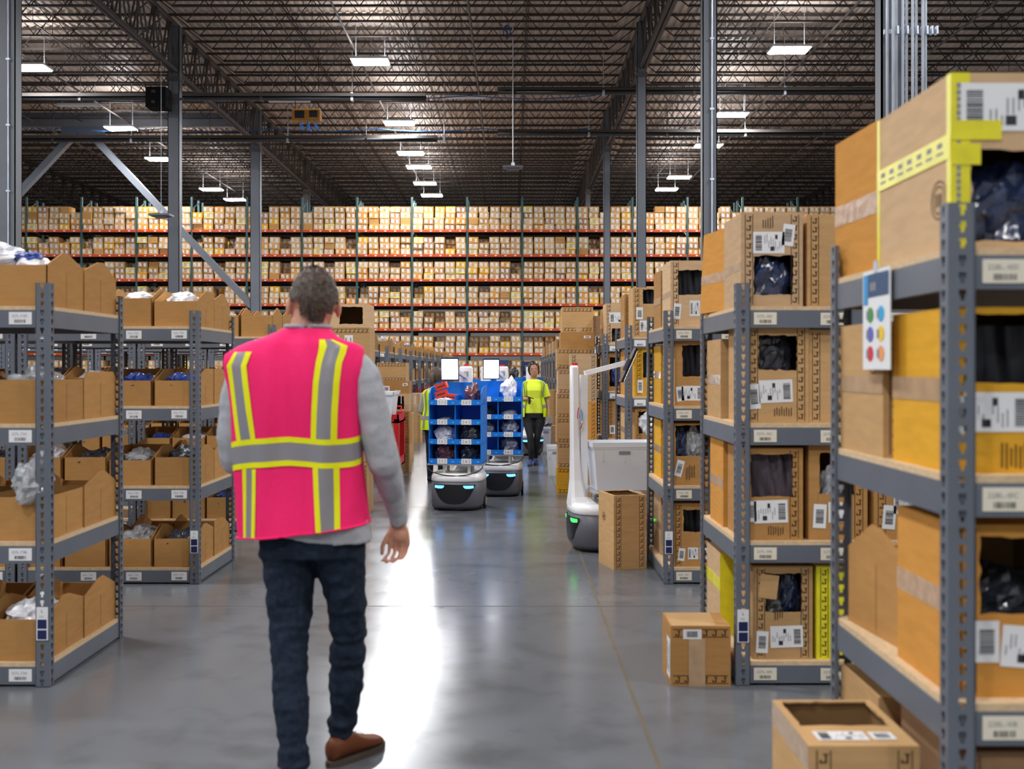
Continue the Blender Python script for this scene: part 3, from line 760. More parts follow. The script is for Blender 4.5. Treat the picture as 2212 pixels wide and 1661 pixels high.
# ================================================================ RIGHT ROWS
XR = 1.025
RROWS = [2.446, 4.757, 7.0, 9.4, 11.75, 13.9, 16.1, 18.3, 20.5, 22.7, 24.9, 27.1, 29.3, 31.5, 33.7, 35.9]
rpre = ['228L', '227L', '226L']
ru = []
for ri, d0 in enumerate(RROWS):
    o = unit(XR, 1, d0, 'grey shelving unit, %s row from the front on the right' % ORD[ri], 'right grey shelving units', rpre[ri] if ri < 3 else None, [10+k for k in range(4)], labels=ri < 6)
    ru.append(o)
    if ri == 1: post_tag(o, 1, .20, '1198')
    if ri == 2: post_tag(o, 1, .205, '1186')
    if ri in (1, 2) :
        q = MB(); q.face([(-.001, .1, 1.13), (-.001, .3, 1.13), (-.001, .3, 1.17), (-.001, .1, 1.17)])
bl_ = ru[1]
RX = lambda px, D: X(px, D)
def inrow(ri, dy=.045): return RROWS[ri]+dy
def SL(fn, u, v, w_=.095, h_=.14, rot=0, st='small'): return (fn, u, v, w_, h_, rot, st)
# --- R1, the nearest unit at the right edge
D1 = 2.50
carton(1.055+.19, D1+.25, LVL['D'], .38, .50, .425, 'light_tan', 'big tan carton edged with yellow tape, top shelf at right edge, window of dark bags', win=(.05, .02, .36, .24),
       labels=[('F', .02, .285, .20, .115, .0, 'l')], bands='F2', edge_tape=True, roundel=('L', .43, .13, .045), seed=3)
bag(1.24, 2.62, LVL['D']+.005, .2, 'film_denim', 2, 'shiny black bagged clothing inside the yellow taped top carton', None, (1.2, .45, 1.15))
o = carton(1.215, 3.215, LVL['D'], .31, .35, .44, 'orange_card', 'leaning orange carton with clear tape behind the yellow taped carton', tape=[('L', .17, .235, 'clear_tape')], bands='F1', seed=4); o.rotation_euler = (0, 0, .05)
carton(1.055+.155, D1+.19, LVL['C'], .31, .38, .40, 'yellow_card', 'deep yellow carton with dark window and wide label, third shelf at right edge', win=(.035, .215, .285, .385), labels=[('F', .03, .10, .17, .095, 0, 'r'), ('F', -.0, .095, .05, .09, .05, 'small')], tape=[('L', .17, .23, 'packing_tape')], textb=[(.12, .01, .09, .07)], seed=5)
carton(1.045+.14, 3.12, LVL['C'], .28, .38, .385, 'tan', 'tan carton with round print on its side, third shelf behind the yellow one', tape=[('L', .18, .23, 'packing_tape')], bands='F1', roundel=('L', .3, .28, .04), seed=6)
carton(1.36+.15, D1+.19, LVL['C'], .28, .38, .42, 'tan', 'tan carton beside the deep yellow carton, mostly beyond the frame', None, bands='Fv', seed=8)
carton(1.06+.16, D1+.18, LVL['B'], .32, .36, .415, 'orange_card', 'deep orange carton with dark window and two labels, second shelf at right edge', win=(.065, .20, .30, .385), labels=[('F', .05, .085, .06, .10, 0, 'small'), ('F', .115, .07, .16, .10, -.08, 'r')], bands='F1', tape=[('L', .19, .25, 'clear_tape')], seed=9)
bag(1.25, 2.72, LVL['B']+.12, .1, 'film_dark', 2, 'dark plastic bundle inside the deep orange carton', None, (.9, .6, .8))
o = tag(put('open_bin', BM[0], None, (1.20, 3.29, LVL['B']+.001), PI+.1, (1.0, .93, 1.22)), 'open kraft bin with peaked side on the second shelf behind the orange carton', 'bin')
carton(1.045+.14, 3.15, LVL['A'], .27, .34, .40, 'tan', 'tan carton standing on the lowest shelf, rear of the nearest right unit', seed=10)
carton(1.07+.15, D1+.18, LVL['A'], .30, .36, .42, 'brown_card', 'brown carton with torn dark window on the lowest shelf at right edge', win=(.07, .2, .27, .36), bands='F1', seed=11)
carton(1.40+.14, D1+.18, LVL['A'], .28, .36, .40, 'tan', 'tan carton on the lowest shelf just past the torn one', bands='Fv', seed=12)
# guide card hung on the side beam
q = MB(); q.bb(-.003, 0, -.108, .108, -.30, -.02, 0); o = q.build('guide_card', 'paper', None, (XR-.002, 2.915, LVL['D']+.012)); tag(o, 'laminated white guide card with coloured round symbols hanging on the side beam', 'sign')
def cq(nm, y0, y1, z0, z1, m, e=.0042): 
    q = MB(); q.face([(-e, y0, z0), (-e, y1, z0), (-e, y1, z1), (-e, y0, z1)]); return q.build(nm, m, o)
cq('header', -.10, .065, -.095, -.03, 'sign_navy'); cq('header_flash', .065, .10, -.115, -.03, 'sign_blue')
q = MB()
for k in range(3): q.bb(-.005, -.0045, .0+k*.016, .010+k*.016, -.078, -.055)
q.build('header_text', 'grey_metal', o)
for r_ in range(3):
    for c_ in range(2):
        m_ = ('sym_green', 'sym_cyan', 'sym_purple', 'sym_yellow', 'sym_red', 'sym_orange')[r_*2+c_]; q = MB(); cy_ = .045-c_*.085; cz = -.145-r_*.055
        q.face([(-.0044, cy_-.026*math.cos(t), cz+.022*math.sin(t)) for t in [k*PI/8 for k in range(16)]]); q.build('symbol', m_, o)
        q = MB(); q.face([(-.005, cy_+.012, cz-.012), (-.005, cy_+.03, cz-.012), (-.005, cy_+.03, cz+.012), (-.005, cy_+.012, cz+.012)]); q.build('symbol_mark', 'grey_ink', o)
q = MB(); q.bb(-.006, .0, -.012, .012, -.03, .004); q.build('clip', 'galvanised', o)
# --- R2
y2 = 4.80
carton(1.055+.145, y2+.19, LVL['D'], .285, .38, .435, 'light_tan', 'tan carton with window of black bags under two labels, top shelf, second right row', win=(.06, .055, .24, .235),
       labels=[('F', .055, .245, .145, .10, 0, 'l'), ('F', .19, .28, .055, .10, -.12, 'small')], bands='Fv', tape=[('L', .17, .21, 'clear_tape')], textb=[(.1, .35, .06, .07)], seed=21)
bag(1.205, 4.87, LVL['D']+.03, 0, 'film_denim', 1, 'black bagged clothing showing in the top window, second right row', None, (.85, .3, 1.25))
o = carton(1.165, 5.42, LVL['D'], .26, .34, .42, 'orange_card', 'orange carton with clear tape, leaning, top shelf rear, second right row', tape=[('L', .15, .20, 'clear_tape')], bands='F1', seed=22); o.rotation_euler = (0, .05, .18)
carton(1.36+.15, y2+.22, LVL['D'], .28, .38, .43, 'tan', 'tan carton half hidden behind the nearest unit, top shelf, second right row', bands='Fv', seed=23)
carton(1.075+.15, y2+.19, LVL['C'], .29, .38, .445, 'tan', 'film wrapped tan carton with black square window, third shelf, second right row', win=(.058, .245, .235, .405),
       labels=[('F', .01, .065, .055, .115, .08, 'small'), ('F', .06, .095, .155, .105, .04, 'r')], bands='Fv', textb=[(.13, .03, .09, .05)], seed=24)
bag(1.22, 4.9, LVL['C']+.2, 0, 'film_dark', 1, 'dark plastic inside the black square window, third shelf, second right row', None, (.8, .2, 1.3))
carton(1.05+.13, 5.41, LVL['C'], .26, .36, .40, 'tan', 'plain tan carton with faded print at the rear, third shelf, second right row', tape=[('L', .17, .22, 'clear_tape')], seed=25)
carton(1.36+.15, y2+.2, LVL['C'], .28, .38, .43, 'tan', 'tan carton right of the square windowed one, third shelf, second right row', bands='Fv', seed=26)
carton(1.06+.145, y2+.17, LVL['B'], .27, .36, .425, 'kraft', 'brown carton with plum clothing in its window, second shelf, second right row', win=(.03, .20, .225, .395),
       labels=[('F', -.0, .085, .055, .095, .0, 'small'), ('F', .045, .08, .155, .105, .03, 'r')], bands='F2', textb=[(.11, .02, .08, .05)], seed=27)
q = MB(); n = 22
q.grid([[(-.115+.23*i/n, -.02*noise.noise(Vector((i*.35+j*.12, j*.1, 1)))-.01*math.sin(i*1.1+j*.35), .01+.22*j/14) for i in range(n+1)] for j in range(15)])
tag(q.build('window_filling', 'garment_plum', None, (1.20, 4.84, LVL['B']+.185), smooth=True), 'plum brown clothing packed inside the brown carton window, second shelf', 'clothing')
carton(1.36+.145, y2+.19, LVL['B'], .27, .38, .44, 'kraft', 'carton marked with a handwritten 8 behind the near unit post, second shelf', win=(.05, .21, .21, .40), labels=[('F', .02, .055, .06, .11, -.05, 'small'), ('F', .09, .08, .10, .095, 0, 'mark8')], bands='F2', seed=28)
bag(1.51, 4.88, LVL['B']+.16, 0, 'film_clear', 1, 'clear plastic showing in the window of the carton marked 8', None, (.6, .2, 1.0))
carton(1.66+.145, y2+.19, LVL['B'], .27, .38, .44, 'kraft', 'carton with slanting paper label, third along the second shelf, second right row', labels=[('F', .04, .05, .06, .11, -.08, 'small'), ('F', .09, .12, .09, .12, 0, 'l')], bands='Fv', seed=29)
carton(1.05+.10, 5.36, LVL['B'], .19, .34, .43, 'orange_card', 'narrow orange carton with clear tape, second shelf rear, second right row', tape=[('L', .19, .24, 'clear_tape')], seed=30)
carton(1.105+.145, y2+.19, LVL['A'], .275, .38, .43, 'tan', 'tan carton with torn flap window of bagged shirts, lowest shelf, second right row', win=(.055, .215, .225, .395),
       labels=[('F', .015, .03, .055, .10, -.05, 'small'), ('F', .08, .055, .15, .10, .03, 'r')], bands='Fv', textb=[(.1, .18, .05, .06)], seed=31)
q = MB(); q.box((0, 0, 0), (.085, .004, .11), 0, Matrix.Rotation(.12, 3, 'Y')); f_ = q.build('torn_flap', 'tan', bpy.data.objects[-1] if False else None, (1.185, 4.80, LVL['A']+.335)); tag(f_, 'torn cardboard flap hanging in the window of the lowest carton', 'cardboard flap')
bag(1.25, 4.93, LVL['A']+.18, .4, 'film_clear', 0, 'clear bagged shirts in the torn window, lowest shelf, second right row', None, (.6, .35, .9))
bag(1.30, 4.9, LVL['A']+.2, .9, 'film_denim', 1, 'dark bag beside the clear shirts in the torn window', None, (.45, .3, 1.1))
carton(1.395+.12, y2+.18, LVL['A'], .22, .36, .43, 'yellow_tape', 'carton wrapped in yellow printed tape, lowest shelf behind the near unit', bands='F1', seed=32)
o = carton(1.05+.13, 5.42, LVL['A'], .26, .36, .41, 'light_tan', 'pale carton with yellow tape edge, lowest shelf rear, second right row', seed=33)
for a_ in ((-.132, -.13, -.18, .18, .22, .28), (-.132, -.02, -.182, -.18, 0, .41)): q = MB(); q.bb(*a_); q.build('yellow_tape', 'yellow_tape', o)
for k, lv in enumerate('ABCD'):
    carton(1.97+.13, y2+.2, LVL[lv], .27, .38, .42, 'tan', 'tan carton at the far end of the %s shelf, second right row' % {'A': 'lowest', 'B': 'second', 'C': 'third', 'D': 'top'}[lv], bands='Fv', seed=34+k)
# --- R3 and the rows behind it
LN = {'A': 'lowest', 'B': 'second', 'C': 'third', 'D': 'top'}
y3 = 7.045
carton(1.075+.145, y3+.19, LVL['D'], .29, .38, .445, 'light_tan', 'pale carton with square black window, top shelf, third right row', win=(.05, .215, .25, .38), labels=[SL('F', .02, .05, .05, .105, -.08), SL('F', .13, .07, .07, .105, 0, 'l')], bands='F1', tape=[('L', .2, .24, 'clear_tape')], seed=41)
carton(1.10+.145, y3+.19, LVL['C'], .28, .38, .445, 'kraft', 'brown carton with tall black window and torn label, third shelf, third right row', win=(.05, .20, .215, .41), labels=[SL('F', .01, .03, .05, .10, .1), SL('F', .045, .035, .15, .10, .0, 'r')], bands='F2', seed=42)
carton(1.085+.14, y3+.19, LVL['B'], .27, .38, .42, 'kraft', 'carton cut half open with grey bags showing, second shelf, third right row', win=(.02, .20, .255, .405), labels=[SL('F', .02, .06, .05, .11, -.25)], textb=[(.09, .03, .07, .12)], seed=43)
bag(1.25, 7.15, LVL['B']+.18, .5, 'film_clear', 1, 'pale grey bag in the half open carton, third right row', None, (.5, .3, 1.2)); bag(1.15, 7.15, LVL['B']+.18, 1.2, 'film_denim', 2, 'dark bag in the half open carton, third right row', None, (.5, .3, 1.1))
carton(1.09+.145, y3+.19, LVL['A'], .285, .38, .43, 'kraft', 'carton with small black window and three white labels, lowest shelf, third right row', win=(.07, .235, .21, .385), labels=[SL('F', .035, .04, .045, .085, -.1), SL('F', .10, .05, .07, .08, 0, 'l'), SL('F', .18, .05, .055, .08, 0)], bands='F1', seed=44)
y4 = RROWS[3]+.045; y5 = RROWS[4]+.045
carton(1.10+.15, y4+.17, LVL['D'], .30, .36, .45, 'tan', 'tan carton with dark window and two labels, top shelf, fourth right row', win=(.09, .30, .27, .43), labels=[SL('F', .03, .16, .06, .11, 0, 'small'), SL('F', .06, .05, .12, .10, 0, 'l')], bands='Fv', seed=45)
carton(1.12+.14, y4+.17, LVL['C'], .28, .36, .44, 'yellow_card', 'yellow carton with black window, third shelf, fourth right row', win=(.07, .17, .22, .40), labels=[SL('F', .02, .03, .05, .12), SL('F', .13, .03, .08, .06, 0, 'l')], bands='Fv', seed=46)
carton(1.12+.14, y4+.17, LVL['B'], .28, .36, .43, 'kraft', 'carton heaped with white bags, second shelf, fourth right row', win=(.03, .2, .25, .40), labels=[SL('F', .02, .03, .08, .06, 0, 'l')], bands='F1', seed=47)
bag(1.26, 9.47, LVL['B']+.18, .3, 'film_white', 2, 'white bags filling the carton window, second shelf, fourth right row', None, (.8, .3, 1.2))
carton(1.10+.14, y4+.17, LVL['A'], .28, .36, .44, 'brown_card', 'brown carton on the lowest shelf, fourth right row, behind the tall floor carton', bands='Fv', seed=48)
carton(1.06+.15, y5+.17, LVL['D'], .29, .36, .45, 'light_tan', 'pale carton with wide white label over a black window, top shelf, fifth right row', win=(.07, .02, .25, .17), labels=[SL('F', .04, .23, .19, .12, 0, 'l')], bands='F1', seed=49)
carton(1.08+.14, y5+.17, LVL['C'], .28, .36, .43, 'kraft', 'carton with a navy bag in its window, third shelf, fifth right row', win=(.03, .05, .25, .38), seed=50)
bag(1.23, 11.9, LVL['C']+.05, .3, 'film_blue', 2, 'navy blue bag in the carton window, third shelf, fifth right row', None, (.8, .3, 1.3))
carton(1.08+.14, y5+.17, LVL['B'], .28, .36, .43, 'kraft', 'carton with label and slanted window, second shelf, fifth right row', win=(.10, .2, .24, .4), labels=[SL('F', .03, .05, .06, .10)], bands='Fv', seed=51)
carton(1.08+.14, y5+.17, LVL['A'], .28, .36, .43, 'tan', 'tan carton on the lowest shelf, fifth right row', bands='Fv', seed=52)
for (x0, x1, lv, z0, z1, y, lb) in ((1.085, 1.36, 'D', .01, .42, 7.12, 'black fill standing in for shade behind the square window, top shelf, third right row'), (1.11, 1.375, 'C', .01, .42, 7.13, 'black fill standing in for shade behind the tall window, third shelf, third right row'),
        (1.10, 1.37, 'A', .01, .41, 7.12, 'black fill standing in for shade behind the small window, lowest shelf, third right row'), (1.11, 1.39, 'D', .01, .43, 9.52, 'black fill standing in for shade in the top shelf carton, fourth right row'),
        (1.13, 1.39, 'C', .01, .42, 9.52, 'black fill standing in for shade in the yellow carton, fourth right row'), (1.075, 1.345, 'D', .01, .25, 11.87, 'black fill standing in for shade in the top shelf carton, fifth right row'),
        (1.065, 1.355, 'C', .01, .36, 2.62, 'black fill standing in for shade inside the deep yellow carton at the right edge'), (1.085, 1.36, 'C', .01, .42, 4.95, 'black fill standing in for shade behind the dark plastic, third shelf, second right row')):
    clothing(x0, x1, LVL[lv]+z0, LVL[lv]+z1, y, lb, seed=x0*9+z1)  # fills added so the cut windows read as dark as unlit interiors
# generic cartons: rear halves, second columns, distant rows
gen = {}
def gcarton(x, y, z, k, label):
    if k not in gen:
        before = set(bpy.data.objects); m_ = ('tan', 'light_tan', 'orange_card', 'kraft', 'yellow_card', 'brown_card')[k]
        o = carton(0, 0, 0, .275, .37, .42, m_, 'x', None, win=(.05, .2, .22, .38) if k in (0, 3) else None, bands='Fv', labels=[SL('F', .05, .05, .14, .10, 0, 'l')] if k != 2 else (), tape=[('L', .18, .23, 'packing_tape')], seed=60+k)
        gen[k] = o; used[k] = False
    src = gen[k]
    if not used[k]: o = src; used[k] = True
    else:
        o = src.copy(); C.objects.link(o)
        for ch in src.children:
            c = ch.copy(); C.objects.link(c); c.parent = o
    o.location = (x, y, z); o['label'] = label; o['group'] = 'shipping cartons in the right rows'; return o
used = {}
gr = random.Random(9)
for ri in range(2, len(RROWS)):
    for lv, z in LVL.items():
        for k in range(3 if ri < 5 else 1):
            for row in (0, 1):
                if ri < 5 and k == 0 and row == 0: continue
                if row == 1 and k > 0: continue
                if ri > 9 and lv in 'AB' and row == 1: continue
                gcarton(XR+.035+.15+k*.305, RROWS[ri]+(.235 if row == 0 else .665), z, gr.choices(range(6), (6, 4, 2, 5, 1, 2))[0],
                        'carton at the %s, place %s from aisle, %s shelf, %s right row' % ('front' if row == 0 else 'rear', ORD[k], LN[lv], ORD[ri]))

# ================================================================ CARTONS ON THE FLOOR
carton(.737+.137, 2.58+.18, 0, .275, .36, .515, 'tan', 'open topped carton with white label on its top edge, on the floor at lower right', open_top=True, win=(.02, .15, .255, .345),
       labels=[('T', .035, .035, .13, .065, 0, 'l'), ('T', .175, .04, .06, .055, 0, 'small')], bands='Fv', tape=[('L', .45, .515, 'clear_tape')], seed=71)
o = carton(.727+.137, 4.75+.14, 0, .273, .27, .273, 'kraft', 'small cube carton printed with bands and a barcode, on the floor by the shelf post', labels=[('F', .055, .215, .085, .045, 0, 'small'), ('L', .16, .03, .10, .18, 0, 'l')], bands='Fh', seed=72)
q = MB(); q.bb(-.055, .02, -.1372, -.1355, 0, .215); q.build('tape', 'packing_tape', o)
q = MB(); q.face([(-.13, -.13, .2745), (.07, -.13, .2745), (.09, .13, .2745), (-.13, .13, .2745)]); q.build('top_flap', 'tan', o)
cx, cy_ = .735, 7.49; a = .25; w_, d_ = .25, .33
carton(cx+math.cos(a)*w_/2-math.sin(a)*d_/2, cy_+math.sin(a)*w_/2+math.cos(a)*d_/2, 0, w_, d_, .535, 'tan', 'tall tan carton with vertical bands on the floor before the white robot', rz=a, bands='Fv', roundel=('L', .12, .36, .03), textb=None, seed=73, open_top=True, win=(.02, .02, .23, .31))
# stack by the right robot
zz = 0
for i, (hh, mm, lb) in enumerate(((.30, 'yellow_card', 'yellow carton at the foot of the wide banded stack, right of the aisle'), (.285, 'tan', 'banded tan carton second from the floor in the wide stack, right of aisle'), (.29, 'tan', 'banded tan carton third from the floor in the wide stack, right of aisle'),
        (.28, 'tan', 'banded tan carton fourth from the floor in the wide stack, right of aisle'), (.28, 'light_tan', 'banded pale carton fifth from the floor in the wide stack, right of aisle'), (.24, 'tan', 'banded tan carton at the top of the wide stack, under two loose cartons'))):
    carton(.53+.21+.008*math.sin(i*2), 12.25, zz, .42, .38, hh, mm, lb, None, bands='Fh', seed=80+i); zz += hh+.001
carton(X(1209, 12.2)+.20, 12.25, zz, .39, .36, .19, 'kraft', 'flat brown carton with a barcode under the topmost banded carton', labels=[('F', .27, .12, .08, .03, 0, 'small')], seed=87); zz += .191
carton(X(1213, 12.2)+.18, 12.25, zz, .36, .34, .29, 'tan', 'topmost carton of the right stack with bands and a tape square', bands='Fh', stripe=('F', .16, .0, .22, .06, 'packing_tape'), seed=88)
zz = 0
for i, (hh, mm, lb) in enumerate(((.54, 'tan', 'bottom carton of the narrow stack behind the white robot mast'), (.535, 'orange_card', 'orange middle carton of the narrow stack behind the white robot mast'), (.535, 'light_tan', 'top carton of the narrow stack behind the white robot mast'))):
    carton(.653+.15, 11.57+.18, zz, .29, .30, hh, mm, lb, None, bands='Fv', seed=90+i); zz += hh+.001
# stacks on the left of the aisle
def stack(D, items):
    z = 0
    for px0, px1, h, m_, lb, kw in items:
        x0, x1 = X(px0, D), X(px1, D); d_ = kw.pop('d', .38); y_ = kw.pop('dy', 0)
        carton((x0+x1)/2, D+d_/2+y_, z, x1-x0, d_, h, m_, lb, None, **kw); z += h+.001
stack(10.4, [(690, 796, .50, 'tan', 'carton at the bottom of the stack behind the man right shoulder', dict(bands='Fv', seed=101)), (692, 798, .50, 'tan', 'second carton of the stack hidden behind the man shoulder', dict(bands='Fh', seed=102)),
             (690, 796, .51, 'kraft', 'third carton of the stack behind the man shoulder, just showing', dict(bands='Fh', seed=103)),
             (703, 799, .345, 'tan', 'banded carton with two white sheets beside the man neck', dict(bands='Fh', labels=[('F', .06, .12, .08, .15, .08, 'small'), ('F', .19, .08, .085, .19, 0, 'l')], seed=104)),
             (712, 797, .235, 'light_tan', 'carton on its side with a big dark opening beside the man head', dict(win=(.10, .035, .33, .205), seed=105))])
stack(13.6, [(828, 884, .30, 'tan', 'bottom carton of the small stack behind the red cart', dict(bands='Fh', seed=106)), (830, 885, .27, 'kraft', 'second carton of the small stack behind the red cart', dict(seed=107)),
             (845, 884, .235, 'light_tan', 'carton with small square black hole above the red cart', dict(win=(.03, .04, .15, .19), seed=108)),
             (826, 883, .125, 'kraft', 'low brown carton with three small labels under the wide banded carton', dict(labels=[('F', .01, .02, .06, .06, 0, 'small'), ('F', .14, .01, .06, .03, 0, 'small'), ('F', .24, .07, .06, .035, .15, 'small')], seed=109)),
             (814, 879, .245, 'tan', 'wide banded carton on top of the stack left of the robots', dict(bands='Fh', stripe=('F', .12, .12, .25, .20, 'packing_tape'), seed=110))]) if False else None
zs = Z(886, 13.9)
def loose(D, px0, px1, pyt, pyb, m_, lb, d_=.36, **kw):
    x0, x1 = X(px0, D), X(px1, D); z0, z1 = max(0, Z(pyb, D)), Z(pyt, D)
    return carton((x0+x1)/2, D+d_/2, z0, x1-x0, d_, z1-z0, m_, lb, None, **kw)
D = 14.4
loose(D, 828, 884, 960, 1100, 'tan', 'lowest carton of the stack behind the red cart', bands='Fv', seed=111)
loose(D, 829, 884, 889, 959.7, 'kraft', 'second lowest carton of the stack behind the red cart', bands='Fv', seed=112)
loose(D, 843, 883, 849.5, 888.7, 'light_tan', 'carton with a square black hole above the red cart', win=(.05, .03, .19, .21), seed=113)
loose(D, 826, 884, 824, 849.3, 'kraft', 'low brown carton with three small labels under the wide banded carton', labels=[('F', .01, .02, .09, .08, 0, 'small'), ('F', .17, .01, .08, .03, 0, 'small'), ('F', .28, .10, .07, .04, .15, 'small')], seed=114)
loose(D, 814, 878, 783.5, 823.7, 'tan', 'wide banded carton on top of the stack left of the robots', bands='Fh', seed=115)
loose(16.5, 868, 889.5, 893, 995, 'tan', 'tall carton standing on the floor behind the red cart', bands='F2', seed=116)
loose(20.3, 887, 909, 895.2, 958, 'tan', 'lower tall carton of the pair beyond the red cart', bands='F2', seed=117)
loose(20.3, 885, 908, 849.5, 895, 'light_tan', 'upper carton of the pair beyond the red cart', bands='F2', seed=118)
loose(25.5, 908, 931, 894, 914, 'yellow_card', 'yellow carton on the far red cart', seed=119)
loose(17.5, 1192, 1206, 920, 985, 'brown_card', 'brown carton beside the white floor totes', seed=120)
loose(21, 1182, 1203, 842, 952, 'tan', 'tan carton behind the woman left arm', bands='F2', seed=121)
loose(13.2, 1188, 1208, 915, 1030, 'kraft', 'narrow kraft carton behind the wide banded stack', seed=122) if False else None
# totes and carts
def tote(x, y, z, w_, d_, h, label, rz=0):
    q = MB(); t = .006; s = .86
    def ring(k, zz): return [(-w_/2*k, -d_/2*k, zz), (w_/2*k, -d_/2*k, zz), (w_/2*k, d_/2*k, zz), (-w_/2*k, d_/2*k, zz)]
    R = [ring(s, 0), ring(1-.02, h*.86), ring(1, h*.86), ring(1.02, h), ring(.985, h), ring(.97, h*.86), ring(s-.02, .01)]
    q.loft(R)
    o = q.build('tote', 'tote_plastic', None, (x, y, z), rz); tag(o, label, 'tote')
    q = MB(); q.bb(-w_/2*1.03, w_/2*1.03, -d_/2*1.03, -d_/2*.99, h*.90, h*1.0); q.bb(-w_/2*1.03, w_/2*1.03, d_/2*.99, d_/2*1.03, h*.90, h*1.0); q.bb(-w_/2*1.04, -w_/2, -d_/2*1.03, d_/2*1.03, h*.90, h); q.bb(w_/2, w_/2*1.04, -d_/2*1.03, d_/2*1.03, h*.90, h)
    for k in range(5): q.bb(-w_/2*.7+k*w_*.35-.004, -w_/2*.7+k*w_*.35+.004, -d_/2*.99, -d_/2*.96, h*.6, h*.88)
    q.build('rim', 'tote_plastic', o)
    q = MB(); q.bb(-.045, .045, -d_/2*1.0-.004, -d_/2*.97, h*.76, h*.82); q.build('hand_hole', 'grey_ink', o)
    return o
tote(X(1180, 18.3), 18.5, 0, .26, .40, .43, 'white floor tote stuffed with dark bags beyond the woman')
bag(X(1180, 18.3), 18.5, .33, .3, 'film_dark', 2, 'grey bags heaped in the white floor tote beyond the woman', None, (.9, .9, 1.1))
tote(X(1196, 14)+.03, 14.25, 0, .22, .42, .40, 'white floor tote standing beside the wide banded stack')
def cart(x, y, label, w_=.55, d_=.8, h=.85):
    o = thing('utility_cart', label, 'cart', (x, y, 0))
    for z in (.18, h-.10):
        q = MB(); q.bb(-w_/2, w_/2, -d_/2, d_/2, z, z+.02); q.bb(-w_/2, -w_/2+.02, -d_/2, d_/2, z, z+.11); q.bb(w_/2-.02, w_/2, -d_/2, d_/2, z, z+.11); q.bb(-w_/2, w_/2, -d_/2, -d_/2+.02, z, z+.11); q.bb(-w_/2, w_/2, d_/2-.02, d_/2, z, z+.11)
        q.build('tray', 'red_plastic', o)
    for sx in (-1, 1):
        for sy in (-1, 1):
            q = MB(); q.bb(sx*(w_/2-.03)-.03, sx*(w_/2-.03)+.03, sy*(d_/2-.05)-.05, sy*(d_/2-.05)+.05, .18, h-.05); q.build('post', 'red_plastic', o)
            q = MB(); q.tube([(sx*(w_/2-.08)-.018, sy*(d_/2-.1), .06), (sx*(w_/2-.08)+.018, sy*(d_/2-.1), .06)], .06, 12, ref=Vector((0, 0, 1))); q.bb(sx*(w_/2-.08)-.03, sx*(w_/2-.08)+.03, sy*(d_/2-.1)-.02, sy*(d_/2-.1)+.02, .08, .18); q.build('caster', 'rubber', o)
    q = MB(); q.tube([(-w_/2+.06, d_/2, h), (-w_/2+.06, d_/2+.12, h+.08), (w_/2-.06, d_/2+.12, h+.08), (w_/2-.06, d_/2, h)], .015, 8); q.build('handle', 'red_plastic', o)
    return o
cart(X(878, 14.0)-.31, 13.75, 'red plastic utility cart beside the man right arm')
tote(X(850, 13.4)-.24, 13.6, .77, .50, .62, .38, 'white tote standing in the near red cart')
cart(X(931, 25)-.3, 25.0, 'second red cart far down the aisle left of the robots', h=.95)

